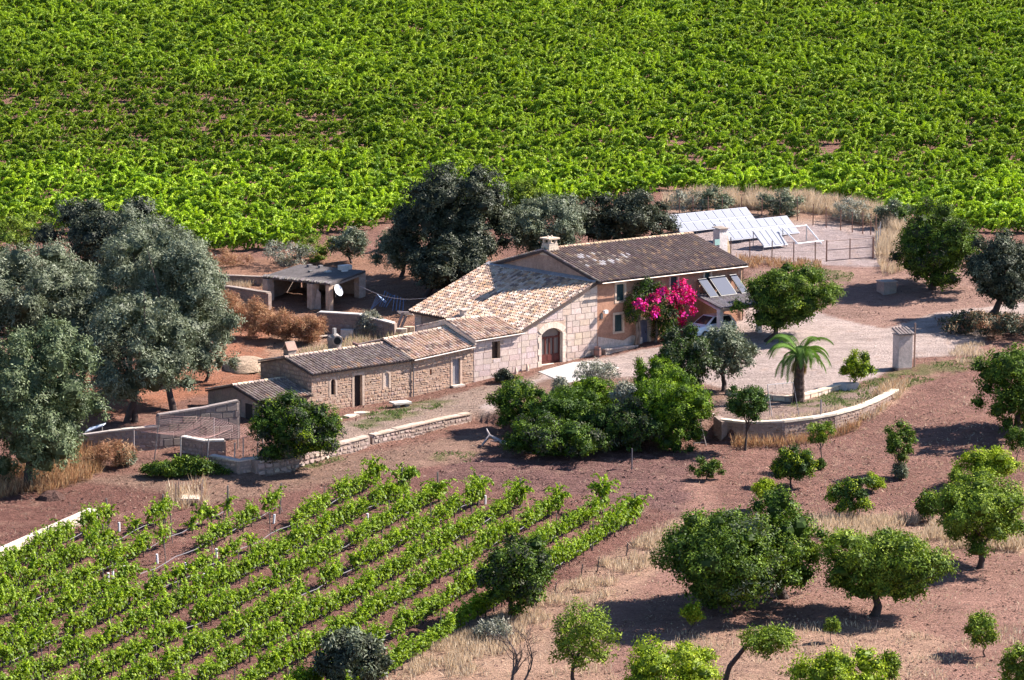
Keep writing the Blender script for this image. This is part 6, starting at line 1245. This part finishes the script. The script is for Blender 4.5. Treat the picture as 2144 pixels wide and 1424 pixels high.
q.f.append(tuple(28 + j for j in range(14))); q.c.append((.16, .09, .075)); tag(q.build('manure_heap', M_soil), 'small dark heap of soil near the left edge', 'heap')
for k, (x, y) in enumerate([(1215,1210),(1250,1195),(1310,1165),(1160,1250)]):
    p = G(x, y); q = MB(); q.tube([p - [0, 0, .2], p + [.12, 0, .75]], .035, 5, (.16, .13, .12)); tag(q.build('fence_stake', M_wood), 'leaning stake in the dry grass along the vine rows', 'stake', 'stakes along the dry grass strip')
# ------------------------------------------------------------------ dry grass, weeds, clods
def blades(name, label, polys, dens, hgt, pal, seed, w=.035, lean=.35, clump=.0):
    g = np.random.default_rng(seed); Qs = []; Cs = []; pal = np.array(pal)
    for poly in polys:
        W = np.array([G(*p) for p in poly]); lo, hi = W.min(0), W.max(0); n = int((hi[0] - lo[0]) * (hi[1] - lo[1]) * dens)
        X = g.uniform(lo[0], hi[0], n); Y = g.uniform(lo[1], hi[1], n); Z = H(X, Y); px, py = proj(X, Y, Z); ok = inpoly(px, py, poly) & (fbm(X / 1.2, Y / 1.2, seed, 3) > .36 + clump); X, Y, Z = X[ok], Y[ok], Z[ok]; n = len(X)
        D = nrm(np.c_[g.normal(size=n) * lean, g.normal(size=n) * lean, np.ones(n)]); N_ = nrm(np.c_[g.normal(size=n), g.normal(size=n) - .6, g.normal(size=n) * .3]); Lh = g.uniform(hgt[0], hgt[1], n) * (.6 + .8 * fbm(X / 2, Y / 2, seed + 1, 2))
        Qs.append(kites(np.c_[X, Y, Z - .03], D, N_, Lh, np.full(n, w) * g.uniform(.7, 1.6, n))); Cs.append(pal[g.integers(0, len(pal), n)] * g.uniform(.75, 1.2, (n, 1)))
    o = link(name, quadmesh(name, np.concatenate(Qs), np.concatenate(Cs), M_grass)); tag(o, label, kind='stuff'); return o
STR = [(.50,.39,.28),(.58,.47,.35),(.42,.31,.21),(.55,.43,.31)]; RED = [(.34,.19,.1),(.42,.26,.14),(.3,.16,.09),(.48,.33,.19)]
blades('dry_grass', 'tall straw-coloured grass strip beside the vine rows', [[(860,1375),(1060,1290),(1180,1235),(1300,1150),(1440,1080),(1460,1100),(1380,1180),(1240,1275),(1120,1330),(980,1420),(860,1424)]], 110, (.3, .75), STR, 1, clump=.02)
blades('dry_grass', 'band of pale dry grass behind the orchard trees', [[(1650,1100),(1760,1088),(1940,1090),(2200,1105),(2200,1160),(1950,1148),(1720,1135)]], 150, (.45, .95), STR, 2)
blades('dry_grass', 'sparse dry tufts in the lower orchard', [[(1300,1440),(1400,1330),(1760,1300),(2000,1340),(2144,1300),(2144,1424),(1900,1440)], [(880,1330),(1250,1330),(1300,1440),(800,1440)]], 26, (.2, .55), STR, 3, clump=.14)
blades('dry_grass', 'tall reddish dry grass under the dense left olive', [[(70,960),(120,935),(205,945),(215,1000),(80,1040)], [(-20,990),(70,985),(80,1030),(-20,1050)]], 120, (.5, 1.2), RED, 4)
blades('dry_grass', 'golden grass hanging over the curved wall', [[(1740,880),(1800,850),(1870,800),(1905,798),(1890,830),(1840,870),(1770,905)]], 130, (.35, .8), STR + RED[:2], 5)
blades('dry_grass', 'reddish weeds along the foot of the curved wall', [[(1530,932),(1640,930),(1740,912),(1800,890),(1800,900),(1740,922),(1640,938),(1530,940)]], 140, (.4, 1.1), RED, 6)
blades('dry_grass', 'tall bleached grass behind the solar yard fence', [[(1390,440),(1500,436),(1680,445),(1830,475),(1895,500),(1900,470),(1830,445),(1680,420),(1500,412),(1390,418)]], 170, (.8, 1.6), STR, 7)
blades('dry_grass', 'bleached grass at the right of the solar yard', [[(1836,480),(1920,480),(1925,560),(1850,580),(1835,545)]], 110, (.5, 1.2), STR, 8)
blades('dry_grass', 'brown weeds along the front fence of the solar yard', [[(1540,538),(1720,550),(1720,566),(1560,562)]], 90, (.3, .7), RED, 9)
blades('dry_grass', 'yellow weeds on the bank behind the cottage', [[(545,790),(620,745),(760,700),(870,690),(860,715),(740,730),(620,770),(560,810)]], 90, (.35, .8), STR + [(.3, .3, .14)], 10)
blades('dry_grass', 'dry weeds inside the thin far wall', [[(440,590),(560,592),(560,615),(470,602)]], 120, (.3, .6), STR, 11)
blades('dry_grass', 'golden weeds round the well cover', [[(350,1020),(430,1015),(440,1065),(345,1070)]], 90, (.4, 1.0), STR + RED[:1], 12, clump=.05)
blades('dry_grass', 'dry tufts in the tilled field by the track', [[(1980,735),(2050,715),(2090,740),(2010,765)], [(1600,880),(1700,868),(1760,850),(1770,862),(1680,885),(1560,890)]], 90, (.25, .6), STR, 13)
blades('dry_grass', 'thin stubble scattered through the orchard soil', [[(1460,960),(1900,830),(2144,760),(2144,1424),(1100,1424),(1440,1100)]], 9, (.1, .3), STR, 14, clump=.06, lean=1.2)
blades('weeds', 'green weeds on the yard edge and tilled ground', [[(1650,850),(1830,790),(1900,772),(2060,742),(2080,760),(1930,802),(1800,862)], [(905,948),(1000,945),(985,968),(920,970)], [(700,870),(900,840),(960,842),(760,902)], [(560,978),(690,952),(720,962),(620,990)], [(1710,562),(1790,572),(1780,590),(1700,585)]], 60, (.08, .28), [(.12,.17,.05),(.16,.2,.07),(.09,.13,.04)], 15, w=.06, lean=.9, clump=.08)
# clods and straw lying on the soil
g = np.random.default_rng(21); n = 90000; X = g.uniform(-30, 36, n); Y = g.uniform(146, 242, n); Z = H(X, Y); px, py = proj(X, Y, Z)
ok = (px > -60) & (px < 2210) & (py < 1470) & ~inpoly(px, py, ROAD) & (fbm(X / 3, Y / 3, 8, 3) > .3); ok &= (g.random(n) < np.where(py > 900, .95, .45)); X, Y, Z = X[ok], Y[ok], Z[ok]; n = len(X)
hs = np.stack([X, Y], 1) - HO[:2]; uu = hs @ U[:2]; vv = hs @ V[:2]; ok = ~((uu > -28.3) & (uu < 13.8) & (vv > 0) & (vv < 11.3)); X, Y, Z = X[ok], Y[ok], Z[ok]; n = len(X)
D = nrm(np.c_[g.normal(size=n), g.normal(size=n), g.uniform(0, .5, n)]); N_ = nrm(np.c_[g.normal(size=n) * .5, g.normal(size=n) * .5, np.ones(n)]); straw = g.random(n) < .4
Lh = np.where(straw, g.uniform(.12, .4, n), g.uniform(.06, .18, n)); Wd = np.where(straw, .03, Lh * .8)
pal = np.where(straw[:, None], np.array([(.46,.35,.26)]), np.array([(.23,.135,.11)])) * g.uniform(.7, 1.35, (n, 1))
tag(link('soil_clods', quadmesh('soil_clods', kites(np.c_[X, Y, Z + .03], D, N_, Lh, Wd), pal, M_soil)), 'clods and straw lying on the tilled soil', kind='stuff')
